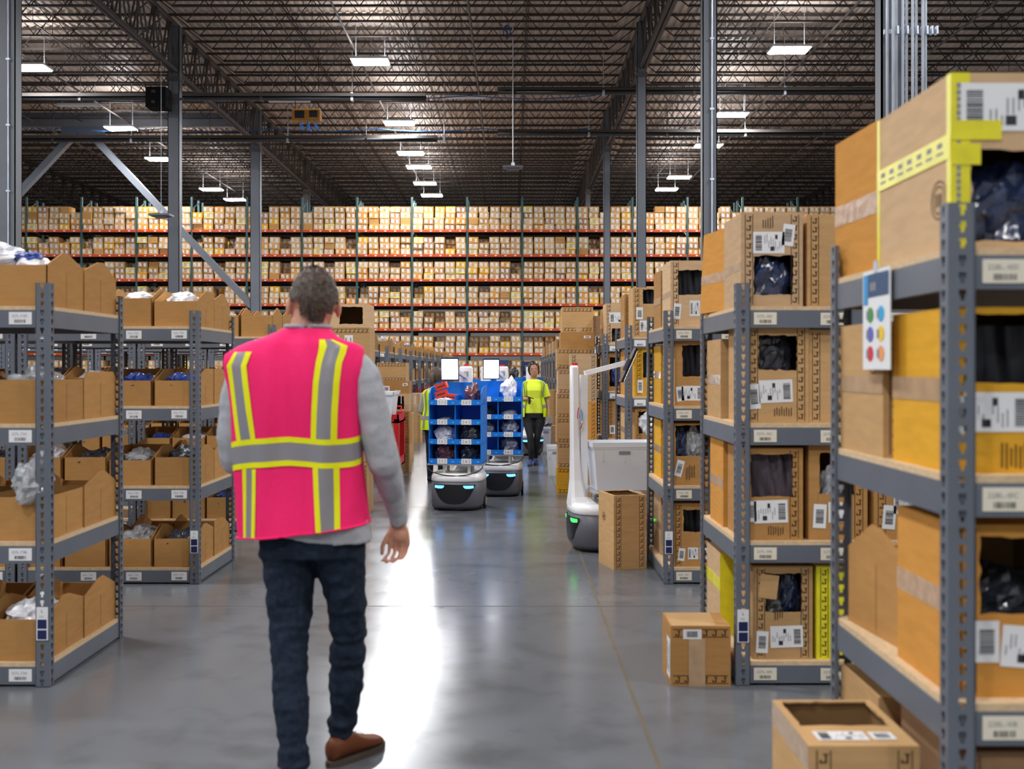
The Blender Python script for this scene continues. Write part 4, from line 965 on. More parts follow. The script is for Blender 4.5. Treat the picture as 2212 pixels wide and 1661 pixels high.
# ================================================================ ROBOTS
def srect(a, b, z, n=28, p=3.2, dy=0):
    R = []
    for j in range(n):
        t = 2*PI*j/n; c, s = math.cos(t), math.sin(t)
        R.append((a*math.copysign(abs(c)**(2/p), c), dy+b*math.copysign(abs(s)**(2/p), s), z))
    return R
def fy(x, a, b, p=3.2): return -b*(1-min(.999, abs(x/a))**p)**(1/p)
def robot(x, y, rz, label, blue=True, payload='rack', k=1.0):
    o = thing('picking_robot', label, 'robot', (x, y, 0), rz)
    a, b = .275, .30
    q = MB(); q.loft([srect(a*.90, b*.90, .025), srect(a*.97, b*.97, .06), srect(a*1.0, b*1.0, .16), srect(a*.985, b*.985, .29), srect(a*.93, b*.93, .30)]); q.build('base_shell', 'dark_grey_plastic', o, smooth=True)
    q = MB(); q.loft([srect(a*.96, b*.96, .295), srect(a*1.0, b*1.0, .305), srect(a*.99, b*.99, .345), srect(a*.93, b*.93, .375), srect(a*.8, b*.8, .378)]); q.build('top_rim', 'white_plastic', o, smooth=True)
    q = MB(); q.loft([srect(a*.83, b*.83, .008), srect(a*.85, b*.85, .03)]); q.build('skirt', 'black_plastic', o)
    for fb in (1, -1):
        def fp(u, z, e): 
            sc = 1.0 if z > .16 else .97+.03*(z-.06)/.10
            yy = fy(u, a*sc, b*sc)-e; return (u*fb, yy*fb, z)
        q = MB(); P = []
        for i in range(17):
            u = -.215+.43*i/16; zb = .075+.19*(abs(u)/.215)**3.2; P.append([fp(u, zb+(.272-zb)*j/6, .006) for j in range(7)])
        q.grid(P); q.build('front_panel', 'black_plastic', o, smooth=True)
        for s in (-1, 1):
            q = MB(); P = []
            for i in range(7):
                u = s*(.10+.10*i/6) if payload == 'rack' or fb < 0 else s*(.135+.112*i/6); zt = .262; zb = .238+(.012 if i == 0 else 0)-.006*math.sin(i/6*PI); P.append([fp(u, zb+(zt-zb)*j/2, .010) for j in range(3)])
            q.grid(P); q.build('light_eye', 'eye_blue' if blue or fb > 0 and payload == 'rack' else 'eye_green', o)
    for s in (-1, 1):
        q = MB(); q.tube([(s*(a-.02), .02, .075), (s*(a+.004), .02, .075)], .075, 18, ref=Vector((0, 0, 1))); q.build('wheel', 'rubber', o)
        q = MB(); q.tube([(s*(a+.002), .02, .075), (s*(a+.008), .02, .075)], .045, 14, ref=Vector((0, 0, 1))); q.build('wheel_hub', 'grey_metal', o)
    # mast
    my = .225; mx = .03
    q = MB()
    def mr(z, hw, hd, dy=0): return [(mx+hw*cx_, my+dy+hd*cy_, z) for cx_, cy_ in ((-1, -.6), (-.8, -1), (.8, -1), (1, -.6), (1, .6), (.8, 1), (-.8, 1), (-1, .6))]
    if payload == 'rack':
        q.loft([mr(.33, .16, .09, -.02), mr(.42, .11, .06), mr(.6, .075, .04), mr(1.30, .068, .035), mr(1.46, .066, .034), mr(1.475, .055, .028)])
    else:
        q.loft([mr(.30, .16, .20, -.14), mr(.35, .13, .12, -.05), mr(.42, .10, .065, .0), mr(.55, .075, .042, .012), mr(.8, .06, .03, .022), mr(1.46, .055, .026, .027), mr(1.475, .045, .02, .027)])
        q.loft([[(mx+dx, my-.052+dy, z) for dx, dy in ((-.03, -.028), (.03, -.028), (.03, .028), (-.03, .028))] for z in (.38, .8, 1.40)])
    q.build('mast', 'white_plastic', o, smooth=False)
    q = MB(); q.tube([(mx, my+.02, 1.47), (mx, my+.02, 1.495)], .024, 12); q.build('stop_button', 'red_plastic', o)
    if payload == 'rack': a0, a1, tc = Vector((mx, my-.02, 1.36)), Vector((mx-.10, -.02, 1.45)), Vector((mx-.115, -.075, 1.445))
    else: a0, a1, tc = Vector((mx, my-.06, 1.41)), Vector((mx, -.17, 1.495)), Vector((mx, -.20, 1.475))
    q = MB(); q.bar(a0, a1, .045, .038); q.build('arm', 'white_plastic', o)
    tl = MB(); tilt = Matrix.Rotation(.18 if payload == 'rack' else .42, 4, 'X')@Matrix.Rotation(.0, 4, 'Y')
    w2, h2 = .088, (.112 if payload == 'rack' else .14)
    M_ = Matrix.Translation(tc) @ Matrix.Rotation(.10 if payload == 'rack' else -.13, 4, 'Z') @ tilt
    tl.M = M_; tl.bb(-w2-.006, w2+.006, -.008, .012, -h2-.008, h2+.010); tb = tl.build('tablet', 'navy_print' if payload == 'rack' else 'black_plastic', o)
    q = MB(); q.M = M_; q.face([(-w2+.004, -.0095, -h2+.006), (w2-.004, -.0095, -h2+.006), (w2-.004, -.0095, h2-.008), (-w2+.004, -.0095, h2-.008)]); q.build('screen', 'screen_glow', tb)
    q = MB(); q.M = M_; q.bb(-.05, .05, .012, .035, -.05, .05); q.build('tablet_mount', 'dark_grey_plastic', tb)
    if payload == 'rack':
        q = MB(); q.bb(mx-.028, mx+.028, my-.042, my-.036, 1.24, 1.30); q.build('speaker_grille', 'grey_metal', o)
        q = MB(); q.bb(mx-.02, mx+.03, my-.042, my-.036, 1.37, 1.42); q.build('sticker', 'grey_metal', o)
    # payload supports
    for s in (-1, 1):
        q = MB(); q.tube([(s*.13, -.14, .37), (s*.13, -.14, .465)], .017, 10); q.build('support_post', 'white_plastic', o); q = MB(); q.tube([(s*.13, .06, .37), (s*.13, .06, .465)], .017, 10); q.build('support_post', 'white_plastic', o)
    q = MB(); q.bb(-.285, .285, -.24, .15, .462, .474); q.build('tray_plate', 'grey_metal', o)
    q = MB(); q.tube([(-.29*math.cos(t), -.24-.05*math.sin(t), .46-.10*math.sin(t)) for t in [k*PI/14 for k in range(15)]], .006, 6); q.build('cable', 'cable_black', o)
    if payload != 'rack':
        for c_, r0, ang in (('sign_blue', .075, 2.2), ('rack_orange', .095, -2.6), ('red_plastic', .085, -.2)):
            q = MB()
            q.tube([(mx+(-.062+.0), my+.0-.01+r0*.45*math.cos(ang+t*.22)*.5, 1.06+r0*math.sin(ang+t*.22)) for t in range(7)], .004, 5); q.tube([(mx+.062, my-.01+r0*.45*math.cos(ang+t*.22)*.5, 1.06+r0*math.sin(ang+t*.22)) for t in range(7)], .004, 5); q.build('emblem_arc', c_, o)
    return o
def rack_unit(x, y, rz, label):
    o = thing('bin_rack', label, 'rack', (x, y, .475), rz); W2 = .272; y0, y1 = -.235, .135; t = .008; H = .80
    for s in (-1, 1):
        q = MB(); P = [(y0, 0), (y1, 0), (y1, H), (y0+.10, H-.02), (y0, H-.08)]
        f0 = [(s*W2, a_, b_) for a_, b_ in P]; f1 = [(s*(W2-t), a_, b_) for a_, b_ in P]
        q.face(f0 if s > 0 else f0[::-1]); q.face(f1[::-1] if s > 0 else f1)
        for i in range(5): q.face([f0[i], f1[i], f1[(i+1) % 5], f0[(i+1) % 5]])
        q.build('side_panel', 'blue_plastic', o)
        q = MB(); q.ball((s*(W2+.001), -.05, H-.16), (.002, .014, .028), 0, 8, 4); q.build('hand_hole', 'black_ink', o)
    q = MB(); q.bb(-W2, W2, y1-t, y1, 0, H+.03); q.build('back_panel', 'blue_plastic', o)
    q = MB(); q.bb(-.004+.0, .004, y0+.01, y1, 0, H-.1); q.build('divider', 'blue_plastic', o)
    for k in range(4):
        z = .01+k*.2
        q = MB(); q.bb(-W2, W2, y0, y1, z-.004, z+.004); q.build('shelf', 'blue_plastic', o)
        q = MB(); q.bb(-W2-.001, W2+.001, y0-.006, y0, z-.008, z+.045)
        for u in (-.24, -.02, .06, .24): q.ball((u, y0-.007, z+.012), (.012, .003, .007), 1, 8, 4)
        q.build('shelf_lip', ['blue_plastic', 'blue_clip'], o)
        for c_ in (0, 1):
            q = MB(); ux = -.13+c_*.25; q.bb(ux-.052, ux+.052, y0-.0095, y0-.007, z-.008, z+.047); q.text((ux-.009, y0-.0105, z+.008), (1, 0, 0), (0, 0, 1), str((3-k)*2+c_+1), .03, 1)
            for xx in (-.034, .03): q.face([(ux+xx, y0-.0105, z+.0), (ux+xx+.004, y0-.0105, z+.0), (ux+xx+.004, y0-.0105, z+.04), (ux+xx, y0-.0105, z+.04)], 2)
            q.build('number_label', ['paper', 'black_ink', 'grey_ink'], o)
    return o
A1 = -.14
r1 = robot(-.545, 10.86, A1, 'front picking robot of the pair, grey base with blue lights and lit tablet')
k1 = rack_unit(-.545, 10.86, A1, 'blue bin rack with numbered compartments on the front robot')
r2 = robot(-.145, 12.02, -.04, 'second picking robot just behind and right of the front one')
k2 = rack_unit(-.145, 12.02, -.04, 'blue bin rack with numbered compartments on the second robot')
def inr(r, dx, dy): a_ = r.rotation_euler[2]; return r.location.x+dx*math.cos(a_)-dy*math.sin(a_), r.location.y+dx*math.sin(a_)+dy*math.cos(a_)
items = [(k1, -.13, 0, 'film_wine', 1, 'brown wrapped parcel in the lower left bin of the front robot', (.9, .8, 1.15)), (k1, .13, 0, 'film_dark', 1, 'grey bagged clothes in the lower right bin of the front robot', (.9, .8, 1.15)),
         (k1, -.13, 1, 'film_white', 1, 'white bag in the second left bin of the front robot', (.9, .8, .95)), (k1, .13, 1, 'film_dark', 2, 'dark bag in the second right bin of the front robot', (.9, .8, 1.0)),
         (k1, -.13, 2, 'film_clear', 0, 'small clear bag in the third left bin of the front robot', (.7, .6, .4)),
         (k1, -.13, 3, 'film_white', 0, 'flat white bag under the orange boxes on the front robot', (1.0, .8, .5)), (k1, .15, 3, 'film_wine', 2, 'maroon bag standing in the top right bin of the front robot', (.65, .6, 1.0)),
         (k2, .13, 0, 'film_clear', 1, 'clear bag in the lowest right bin of the second robot', (.85, .8, 1.0)), (k2, .13, 1, 'film_clear', 2, 'clear crumpled bag in the second right bin of the second robot', (.8, .8, .85)),
         (k2, .13, 2, 'film_clear', 0, 'small clear bag in the third right bin of the second robot', (.8, .7, .6)), (k2, .12, 3, 'film_white', 2, 'white spiky bag in the top bin of the second robot', (.75, .6, 1.25)),
         (k2, -.13, 1, 'film_clear', 1, 'clear bag in the second left bin of the second robot', (.8, .7, .8)), (k2, -.13, 2, 'film_dark', 1, 'dark bag in the third left bin of the second robot', (.8, .7, .7))]
for r_, dx, lv, m_, kk, lb, sc in items:
    x_, y_ = inr(r_, dx, -.06); bag(x_, y_, .475+.016+lv*.2, .2, m_, kk, lb, None, sc)
for i, (dx, dz, rr_, lb) in enumerate(((-.165, .17, -.35, 'topmost orange red box tilted in the front robot rack'), (-.165, .09, -.3, 'middle orange red box leaning in the front robot rack'), (-.06, .06, .12, 'right hand orange red box in the front robot rack'))):
    x_, y_ = inr(r1, dx, -.10); q = MB(); R_ = Matrix.Rotation(rr_, 3, 'Y'); q.box((0, 0, 0), (.12, .09, .065), 0, R_); q.box((0, -.0455, 0), (.09, .001, .012), 1, R_)
    o = q.build('product_box', ['red_box', 'black_ink'], None, (x_, y_, 1.095+dz), A1); tag(o, lb, 'box')
R3X, R3Y = .76, 8.44
r3 = robot(R3X, R3Y, PI/2+.13, 'white masted robot seen from the side behind the tall carton', blue=False, payload='tote')
tote(R3X+.12, R3Y+.02, .476, .50, .34, .385, 'white tote riding on the side-facing robot', .12)
r4 = robot(.22, 17.6, -2.6, 'distant robot with blue rack behind the woman', payload='rack'); rack_unit(.22, 17.6, -2.6, 'blue bin rack on the distant robot behind the woman')
r5 = robot(-.25, 14.6, PI-.35, 'third robot half hidden behind the front pair, its arm pointing away'); rack_unit(-.25, 14.6, PI-.35, 'blue bin rack on the third robot hidden behind the pair')

# ================================================================ PEOPLE
class Torso:
    def __init__(s, keys, n=2.5, fold=0): s.k = keys; s.n = n; s.fold = fold
    def at(s, z):
        K = s.k
        if z <= K[0][0]: return K[0][1:]
        for a_, b_ in zip(K, K[1:]):
            if z <= b_[0]:
                t = (z-a_[0])/(b_[0]-a_[0]); return tuple(p+(q_-p)*t for p, q_ in zip(a_[1:], b_[1:]))
        return K[-1][1:]
    def ring(s, z, n=48, grow=0, zf=None):
        cx_, a_, cy2, b_ = s.at(z); R = []
        for j in range(n):
            t = 2*PI*j/n; c, sn = math.cos(t), math.sin(t); e = 2/s.n
            x = cx_+(a_+grow)*math.copysign(abs(c)**e, c); y = cy2+(b_+grow)*math.copysign(abs(sn)**e, sn)
            y += s.fold*s.fo(x, z)*(1 if sn < 0 else .5); R.append((x, y, zf(x, z) if zf else z))
        return R
    def fo(s, x, z): return math.sin(x*34+z*2.5)*.6+math.sin(x*61-z*5)*.35+.5*noise.noise(Vector((x*9, z*3, 2)))
    def y(s, x, z, side=-1, grow=0):
        cx_, a_, cy2, b_ = s.at(z); a_ += grow; b_ += grow; u = min(.9999, abs((x-cx_)/a_)); return cy2+side*b_*(1-u**s.n)**(1/s.n)+s.fold*s.fo(x, z)*(1 if side < 0 else .5)
def smooth_body(o, vox=.009, it=3, disp=0, size=.05):
    m1 = o.modifiers.new('r', 'REMESH'); m1.mode = 'VOXEL'; m1.voxel_size = vox; m1.use_smooth_shade = True
    m2 = o.modifiers.new('s', 'SMOOTH'); m2.factor = .6; m2.iterations = it
    if disp:
        tx = bpy.data.textures.new('folds', 'CLOUDS'); tx.noise_scale = size; tx.noise_depth = 2
        m3 = o.modifiers.new('d', 'DISPLACE'); m3.texture = tx; m3.strength = disp; m3.mid_level = .5; m3.texture_coords = 'LOCAL'
    return o
def head(q, M0, male=True):
    q.M = M0
    R = [(-.118, .050, .026, .022), (-.105, .040, .048, .045), (-.085, .026, .060, .066), (-.05, .014, .068, .080), (-.01, .004, .074, .092), (.03, -.002, .077, .097), (.065, -.006, .070, .090), (.095, -.008, .052, .068), (.112, -.008, .030, .040), (.118, -.008, .01, .012)]
    q.loft([[(rx*math.cos(2*PI*j/20), cy2+ry*math.sin(2*PI*j/20), z) for j in range(20)] for z, cy2, rx, ry in R])
    q.loft([[(.005, .088, .022), (-.005, .088, .022), (0, .094, .022)], [(.013, .088, -.03), (-.013, .088, -.03), (0, .116, -.026)], [(.008, .086, -.036), (-.008, .086, -.036), (0, .096, -.038)]])
    for s in (-1, 1): q.ball((s*.087, -.008, -.018), (.011, .019, .034), 0, 10, 6)
    q.M = None
def face_bits(parent, M0, skin):
    for s in (-1, 1):
        q = MB(); q.M = M0; q.ball((s*.032, .079, .0), (.010, .010, .0045)); q.build('eye', 'eye_white', parent)
        q = MB(); q.M = M0; q.ball((s*.032, .086, .0), (.0048, .004, .0045)); q.build('iris', 'hair_black', parent)
        q = MB(); q.M = M0; q.tube([(s*.016, .094, .018), (s*.034, .092, .024), (s*.050, .078, .018)], .0022, 6); q.build('eyebrow', 'hair_black', parent)
    q = MB(); q.M = M0; q.tube([(-.024, .085, -.062), (0, .094, -.06), (.024, .085, -.062)], [.003, .0055, .003], 8); q.build('mouth', 'lip', parent)
def hair(parent, M0, m_, male=True, seed=1):
    q = MB(); q.M = M0; r = random.Random(seed); n, k = 44, 26; off = Vector((seed, 0, 0))
    def lim(a_):  # a_ azimuth, +pi/2 front
        f = math.sin(a_)
        if male: return .045 if f > .75 else (-.078 if f < -.88 else (-.055 if f < -.6 else (.0 if f < .2 else .02)))
        return .088 if f > .82 else (.05 if f > .6 else (-.02 if f > .32 else -.09))
    P = []
    pts = []
    for i in range(k+1):
        t = PI*.82*i/k; row = []
        for j in range(n+1):
            a_ = 2*PI*j/n; d_ = Vector((math.sin(t)*math.cos(a_), math.sin(t)*math.sin(a_), math.cos(t)))
            sc = (1.06 if male else 1.17)+.05*noise.noise(d_*4+off)+(.05*noise.noise(d_*13+off)); lower = max(0, -d_.z)
            if male: sc -= .10*lower**.7*.9
            p = Vector((d_.x*.081*sc, -.006+d_.y*.103*sc, d_.z*.119*sc+.004)); z0 = lim(a_)
            if p.z < z0: p = Vector((p.x*.93, p.y*.93+.0, p.z)); 
            row.append((p, p.z >= z0))
        P.append(row)
    for i in range(k):
        for j in range(n):
            c4 = (P[i][j], P[i+1][j], P[i+1][j+1], P[i][j+1])
            if all(c[1] for c in c4):
                q.face([c[0] for c in c4]); pts.append(c4[0][0])
    for e in range(2600 if male else 900):
        p = r.choice(pts)+Vector((r.uniform(-.006, .006), r.uniform(-.006, .006), r.uniform(-.004, .004))); d_ = Vector((p.x*130, p.y*100, p.z*90)).normalized()
        L = (.012 if p.z < .03 else .02); tip = p+d_*L*.45+Vector((r.uniform(-.004, .004), r.uniform(-.01, .002), -.007)); sd = d_.cross(Vector((0, 0, 1))).normalized()*.0014 if abs(d_.z) < .98 else Vector((.0014, 0, 0))
        q.face([p-sd, p+sd, tip])
    return q.build('hair', m_, parent, smooth=True)
def hand(q, wrist, kn, across, fing, thumb, r=.0078):
    """wrist point, knuckle centre, across vector (index to little), list of finger point offsets, thumb points"""
    w_ = Vector(wrist); k_ = Vector(kn); ac = Vector(across)
    for t in (-.5, -.17, .17, .5):
        q.tube([w_+ac*t*.45, (w_+k_)/2+ac*t*.9, k_+ac*t], [.014, .0145, .0115], 8)
    q.ball((w_*.45+k_*.55), (.020+abs(ac.x)*.25, .018+abs(ac.y)*.3, .032), 0, 10, 6)
    for i, t in enumerate((-.5, -.17, .17, .5)):
        L = (.92, 1.0, .95, .76)[i]; base = k_+ac*t; pts = [k_*.85+w_*.15+ac*t*.95, base]
        for f in fing: pts.append(pts[-1]+Vector(f)*L)
        q.tube(pts, [r*1.15, r*1.1]+[r*(1-.10*(j+1)) for j in range(len(fing))], 8); q.ball(pts[-1], r*.72, 0, 8, 4)
    q.tube([Vector(p) for p in thumb], [.013, .011, .0095, .0075][:len(thumb)], 8)
def arm_pts(a_, b_, c_, n=5):
    a_, b_, c_ = Vector(a_), Vector(b_), Vector(c_)
    return [a_.lerp(b_, i/n) for i in range(n)]+[b_.lerp(c_, i/n) for i in range(n+1)]
def limb(q, keys, wr=0, seed=0, n=14, sub=5):
    pts, rad = [], []
    for a_, b_ in zip(keys, keys[1:]):
        for i in range(sub):
            t = i/sub; p = Vector(a_[0]).lerp(Vector(b_[0]), t); ra = [a_[1][k]+(b_[1][k]-a_[1][k])*t for k in (0, 1)]
            w_ = wr*(noise.noise(Vector((p.z*30, seed, 0)))+.6*noise.noise(Vector((p.z*62, seed, 3))))*(1.5 if .36 < p.z < .56 or p.z < .18 else .6); pts.append(p); rad.append((ra[0]+w_, ra[1]+w_))
    pts.append(Vector(keys[-1][0])); rad.append(keys[-1][1]); q.tube(pts, rad, n)
def shoe(parent, heel, ang, L, m_, sole, lace=True):
    M_ = Matrix.Translation(heel) @ Matrix.Rotation(ang, 4, 'Z'); q = MB(); q.M = M_   # shoe points +Y
    sec = [(0, .028, .095), (.02, .037, .11), (.06, .038, .122), (.11, .038, .108), (.16, .043, .080), (.205, .046, .066), (.24, .040, .058), (.262, .026, .046), (.275, .012, .032)]
    k = L/.28
    q.loft([[(hw*math.cos(t)*k, y_*k, .018+max(0, h_*k-.018)*(.5+.5*math.sin(t))*1.0) for t in [2*PI*j/14 for j in range(14)]] for y_, hw, h_ in sec]); q.build('shoe_upper', m_, parent, smooth=True)
    q = MB(); q.M = M_; q.loft([[(hw*1.06*math.cos(t)*k, (-.006+(y2*1.035))*k, z) for hw, y2, t in [(max(a_[1] for a_ in sec)*.98, .138+.148*math.sin(t_), t_) for t_ in [2*PI*j/24 for j in range(24)]]] for z in (0, .02)])
    q.build('shoe_sole', sole, parent)
    if lace:
        q = MB(); q.M = M_
        for j in range(4): q.tube([(-.022*k, (.10+j*.022)*k, (.092-j*.008)*k), (.022*k, (.10+j*.022)*k, (.092-j*.008)*k)], .0022, 5)
        q.tube([(0, .10*k, .097*k), (.03, .12*k, .112*k), (.045, .13*k, .095*k)], .0018, 5); q.build('shoe_lace', 'hair_black', parent)

# ---------------------------------------------------------------- the man, seen from behind
MX, MY = -.717, 3.75
man = thing('person', 'man seen from behind in pink safety vest, grey shirt, dark jeans, brown shoes', 'person', (MX, MY, 0))
HM = Matrix.Translation((.002, .015, 1.688)) @ Matrix.Rotation(.32, 4, 'Z') @ Matrix.Rotation(.04, 4, 'Y') @ Matrix.Diagonal((1.02, 1.02, 1.0, 1))
body = MB(); head(body, HM)
body.tube([(-.018, .0, 1.54), (-.012, -.002, 1.60), (-.004, .006, 1.66)], [(.078, .066), (.067, .062), (.062, .064)], 16)
TK = [(.80, -.0, .17, 0, .11), (.95, -.02, .175, 0, .11), (1.1, -.04, .17, 0, .10), (1.3, -.055, .19, 0, .115), (1.46, -.055, .20, 0, .10), (1.53, -.04, .13, .0, .085), (1.56, -.02, .07, 0, .06)]
T0 = Torso(TK); body.loft([T0.ring(z, 24) for z in (.80, .95, 1.1, 1.3, 1.46, 1.53, 1.56)])
SR, ER, WR_ = (.16, .0, 1.46), (.256, .01, 1.115), (.293, .15, .88)
SLf, EL_, WL = (-.24, .0, 1.45), (-.288, .0, 1.12), (-.16, .24, 1.08)
for a_, b_, c_ in ((SR, ER, WR_), (SLf, EL_, WL)):
    body.tube(arm_pts(a_, b_, c_), [.042, .04, .038, .036, .034, .032, .026, .024, .023, .022, .024], 12)
hand(body, (.293, .155, .868), (.293, .158, .787), (.064, .012, -.006), [(-.004, -.006, -.032), (-.012, -.016, -.020), (-.014, -.014, -.008)], [(.280, .150, .855), (.255, .140, .825), (.236, .130, .790), (.236, .122, .755)])
hand(body, WL, (-.10, .28, 1.09), (.0, .02, -.055), [(.035, .005, 0), (.02, -.018, 0), (.0, -.022, 0)], [WL, (-.13, .24, 1.12), (-.10, .24, 1.135)])
LEGL = [((-.085, .0, .92), (.10, .11)), ((-.082, 0, .76), (.097, .105)), ((-.078, -.01, .60), (.080, .088)), ((-.072, -.05, .47), (.063, .068)), ((-.058, -.10, .31), (.063, .068)), ((-.040, -.145, .15), (.052, .056)), ((-.036, -.15, .07), (.055, .06))]
LEGR = [((.085, .0, .92), (.10, .11)), ((.098, .01, .76), (.092, .10)), ((.118, .035, .60), (.070, .080)), ((.120, .06, .48), (.062, .066)), ((.108, .085, .29), (.061, .066)), ((.095, .10, .16), (.050, .054)), ((.085, .10, .10), (.050, .056))]
for LG in (LEGL, LEGR): limb(body, [(p, (a_*.72, b_*.72)) for p, (a_, b_) in LG])
bo = body.build('body', 'skin_fair', man); smooth_body(bo, .0048, 2)
face_bits(man, HM, 'skin_fair'); hair(man, HM, 'hair_brown', True, 3)
q = MB(); q.M = HM
for s in (-1, 1):
    q.tube([(s*.086, -.01, .004), (s*.082, .05, .006), (s*.07, .095, .006)], .0025, 6); q.tube([(s*(.035+.025*math.cos(t)), .108, .0+.018*math.sin(t)) for t in [k*PI/6 for k in range(13)]], .002, 5)
q.build('glasses', 'black_plastic', man)
# trousers
q = MB(); q.loft([[(x_*1.0+.0, y_, z) for x_, y_, _ in srect(a_, b_, 0, 28, 2.4)] for z, a_, b_ in ((.78, .19, .125), (.86, .19, .125), (.93, .182, .118), (1.0, .175, .112))])
limb(q, LEGL, .008, 4, 18, 10); limb(q, LEGR, .008, 8, 18, 10)
smooth_body(q.build('jeans', 'denim', man), .007, 2, .022, .055)
q = MB()
for s, (cx_, cz) in ((-1, (-.105, .80)), (1, (.085, .80))):
    for a_, b_, c2, d2 in ((-.055, .06, .055, .062), (-.055, -.05, -.053, .06), (.053, -.05, .055, .06)): pass
# shirt
q = MB(); TS = Torso([(.83, .015, .198, .0, .135), (.90, .005, .20, 0, .135), (1.0, -.03, .205, 0, .118), (1.12, -.045, .20, 0, .112), (1.3, -.055, .212, 0, .122), (1.42, -.055, .215, 0, .12), (1.47, -.055, .222, 0, .105), (1.51, -.05, .20, .0, .09), (1.545, -.038, .145, .0, .078), (1.575, -.022, .088, .0, .075), (1.60, -.016, .078, .0, .074)])
q.loft([TS.ring(z, 32, 0, (lambda x, z_: z_+.06*max(0, 1-(x+.25)/.35) if z_ < .85 else z_)) for z in (.83, .90, 1.0, 1.12, 1.3, 1.42, 1.47, 1.51, 1.545, 1.575, 1.60)])
limb(q, [((.08, 0, 1.485), (.05, .05)), ((.14, 0, 1.468), (.058, .062)), ((.185, 0, 1.42), (.062, .068)), ((.20, 0, 1.36), (.062, .070)), ((.227, 0, 1.235), (.061, .066)), (ER, (.060, .062)), ((.270, .06, 1.04), (.051, .056)), ((.280, .11, .98), (.044, .048)), ((.292, .145, .905), (.036, .040)), ((.294, .155, .868), (.034, .038))], .006, 2, 14, 6)
limb(q, [((-.18, 0, 1.48), (.05, .055)), (SLf, (.055, .066)), ((-.272, 0, 1.34), (.060, .068)), ((-.285, 0, 1.20), (.058, .064)), ((-.283, .02, 1.12), (.056, .060)), ((-.24, .1, 1.09), (.052, .054)), ((-.17, .23, 1.08), (.04, .04))], .006, 5, 14, 6)
smooth_body(q.build('shirt', 'shirt_grey', man), .007, 2, .010, .06)
# vest: a shell with its own stripes
TV = Torso([(.85, -.028, .232, .0, .152), (1.0, -.038, .232, 0, .140), (1.12, -.05, .231, 0, .135), (1.3, -.057, .234, 0, .142), (1.40, -.058, .243, .0, .138), (1.46, -.060, .254, .0, .128), (1.50, -.060, .248, .0, .116), (1.53, -.043, .224, .0, .105), (1.545, -.041, .185, .0, .099), (1.558, -.040, .140, .002, .092), (1.58, -.026, .100, .004, .085), (1.592, -.02, .088, .004, .081)], 2.6, .015)
slant = lambda x, z: z+max(0, (1.0-z)/.15)*.05*max(0, (x+.26)/.46)
TV.k = [(a_[0], a_[1], a_[2], a_[3], a_[4]+.010) for a_ in TV.k]
q = MB(); zsv = [.85, .88, .92, .96, 1.0, 1.06, 1.12, 1.18, 1.24, 1.3, 1.35, 1.40, 1.44, 1.47, 1.50, 1.515, 1.53, 1.545, 1.558, 1.58, 1.592]
q.loft([TV.ring(z, 72, 0, slant) for z in zsv], 0, False)
q.loft([TV.ring(z, 72, -.004, slant) for z in zsv][::-1], 0, False)
vest = q.build('safety_vest', 'vest_pink', man, smooth=True)
def vstripe(pts, m_, nm, e, side=-1):
    """pts: list of (z, x0, x1)"""
    P = []
    for (z0, a0, b0), (z1, a1, b1) in zip(pts, pts[1:]):
        n = max(2, int(abs(z1-z0)/.012))
        for i in range(n+(1 if z1 == pts[-1][0] else 0)):
            t = i/n; z = z0+(z1-z0)*t; xa, xb = a0+(a1-a0)*t, b0+(b1-b0)*t
            P.append([(x_, TV.y(x_, z, side)+side*e, slant(x_, z)) for x_ in (xa+(xb-xa)*k/4 for k in range(5))])
    q = MB(); q.grid(P); q.build(nm, m_, vest, smooth=True)
def trio(c_, tm='trim_yellow', gm='reflective_grey'):
    """c_: list of (z, x0, x1, x2, x3)"""
    vstripe([(z, a_, b_) for z, a_, b_, c2, d2 in c_], tm, 'yellow_trim', .004); vstripe([(z, b_, c2) for z, a_, b_, c2, d2 in c_], gm, 'reflective_band', .003); vstripe([(z, c2, d2) for z, a_, b_, c2, d2 in c_], tm, 'yellow_trim', .004)
trio([(1.19, -.244, -.226, -.187, -.168), (1.30, -.262, -.243, -.205, -.183), (1.46, -.286, -.268, -.228, -.205), (1.508, -.262, -.250, -.212, -.188)])
trio([(1.20, .0225, .0417, .090, .109), (1.30, .026, .045, .092, .111), (1.40, .031, .050, .097, .116), (1.47, .038, .058, .103, .123), (1.505, .044, .066, .112, .134), (1.53, .046, .072, .116, .138), (1.552, .044, .062, .078, .088)])
trio([(.852, -.222, -.212, -.188, -.172), (1.10, -.224, -.209, -.186, -.170)])
trio([(.852, .044, .062, .104, .123), (1.12, .029, .048, .098, .116)])
def belt(side):
    cxa = lambda z: (TV.at(z)[0]-TV.at(z)[1]*.998, TV.at(z)[0]+TV.at(z)[1]*.998)
    for nm, m_, d0, d1, e in (('yellow_trim', 'trim_yellow', .036, .055, .0045), ('reflective_band', 'reflective_grey', -.026, .036, .0038), ('yellow_trim', 'trim_yellow', -.045, -.026, .0045)):
        P = []
        for j in range(5):
            row = []
            for i in range(41):
                t = i/40; x_ = -.28+.46*t; zc = 1.125+.035*math.sin(min(1, t*1.6)*PI/2)-(0.0 if t < .5 else .012*math.sin((t-.5)*2*PI)); z = zc+d0+(d1-d0)*j/4
                a_, b_ = cxa(z); x_ = max(a_, min(b_, a_+(b_-a_)*(.5-.5*math.cos(t*PI)))); row.append((x_, TV.y(x_, z, side)+side*e, slant(x_, z)))
            P.append(row)
        q = MB(); q.grid(P); q.build(nm, m_, vest, smooth=True)
belt(-1); belt(1)
q = MB(); q.tube([(p[0], p[1], p[2]) for p in TV.ring(.85, 72, .001, slant)]+[TV.ring(.85, 72, .001, slant)[0]], .004, 6); q.build('hem_binding', 'vest_pink', vest)
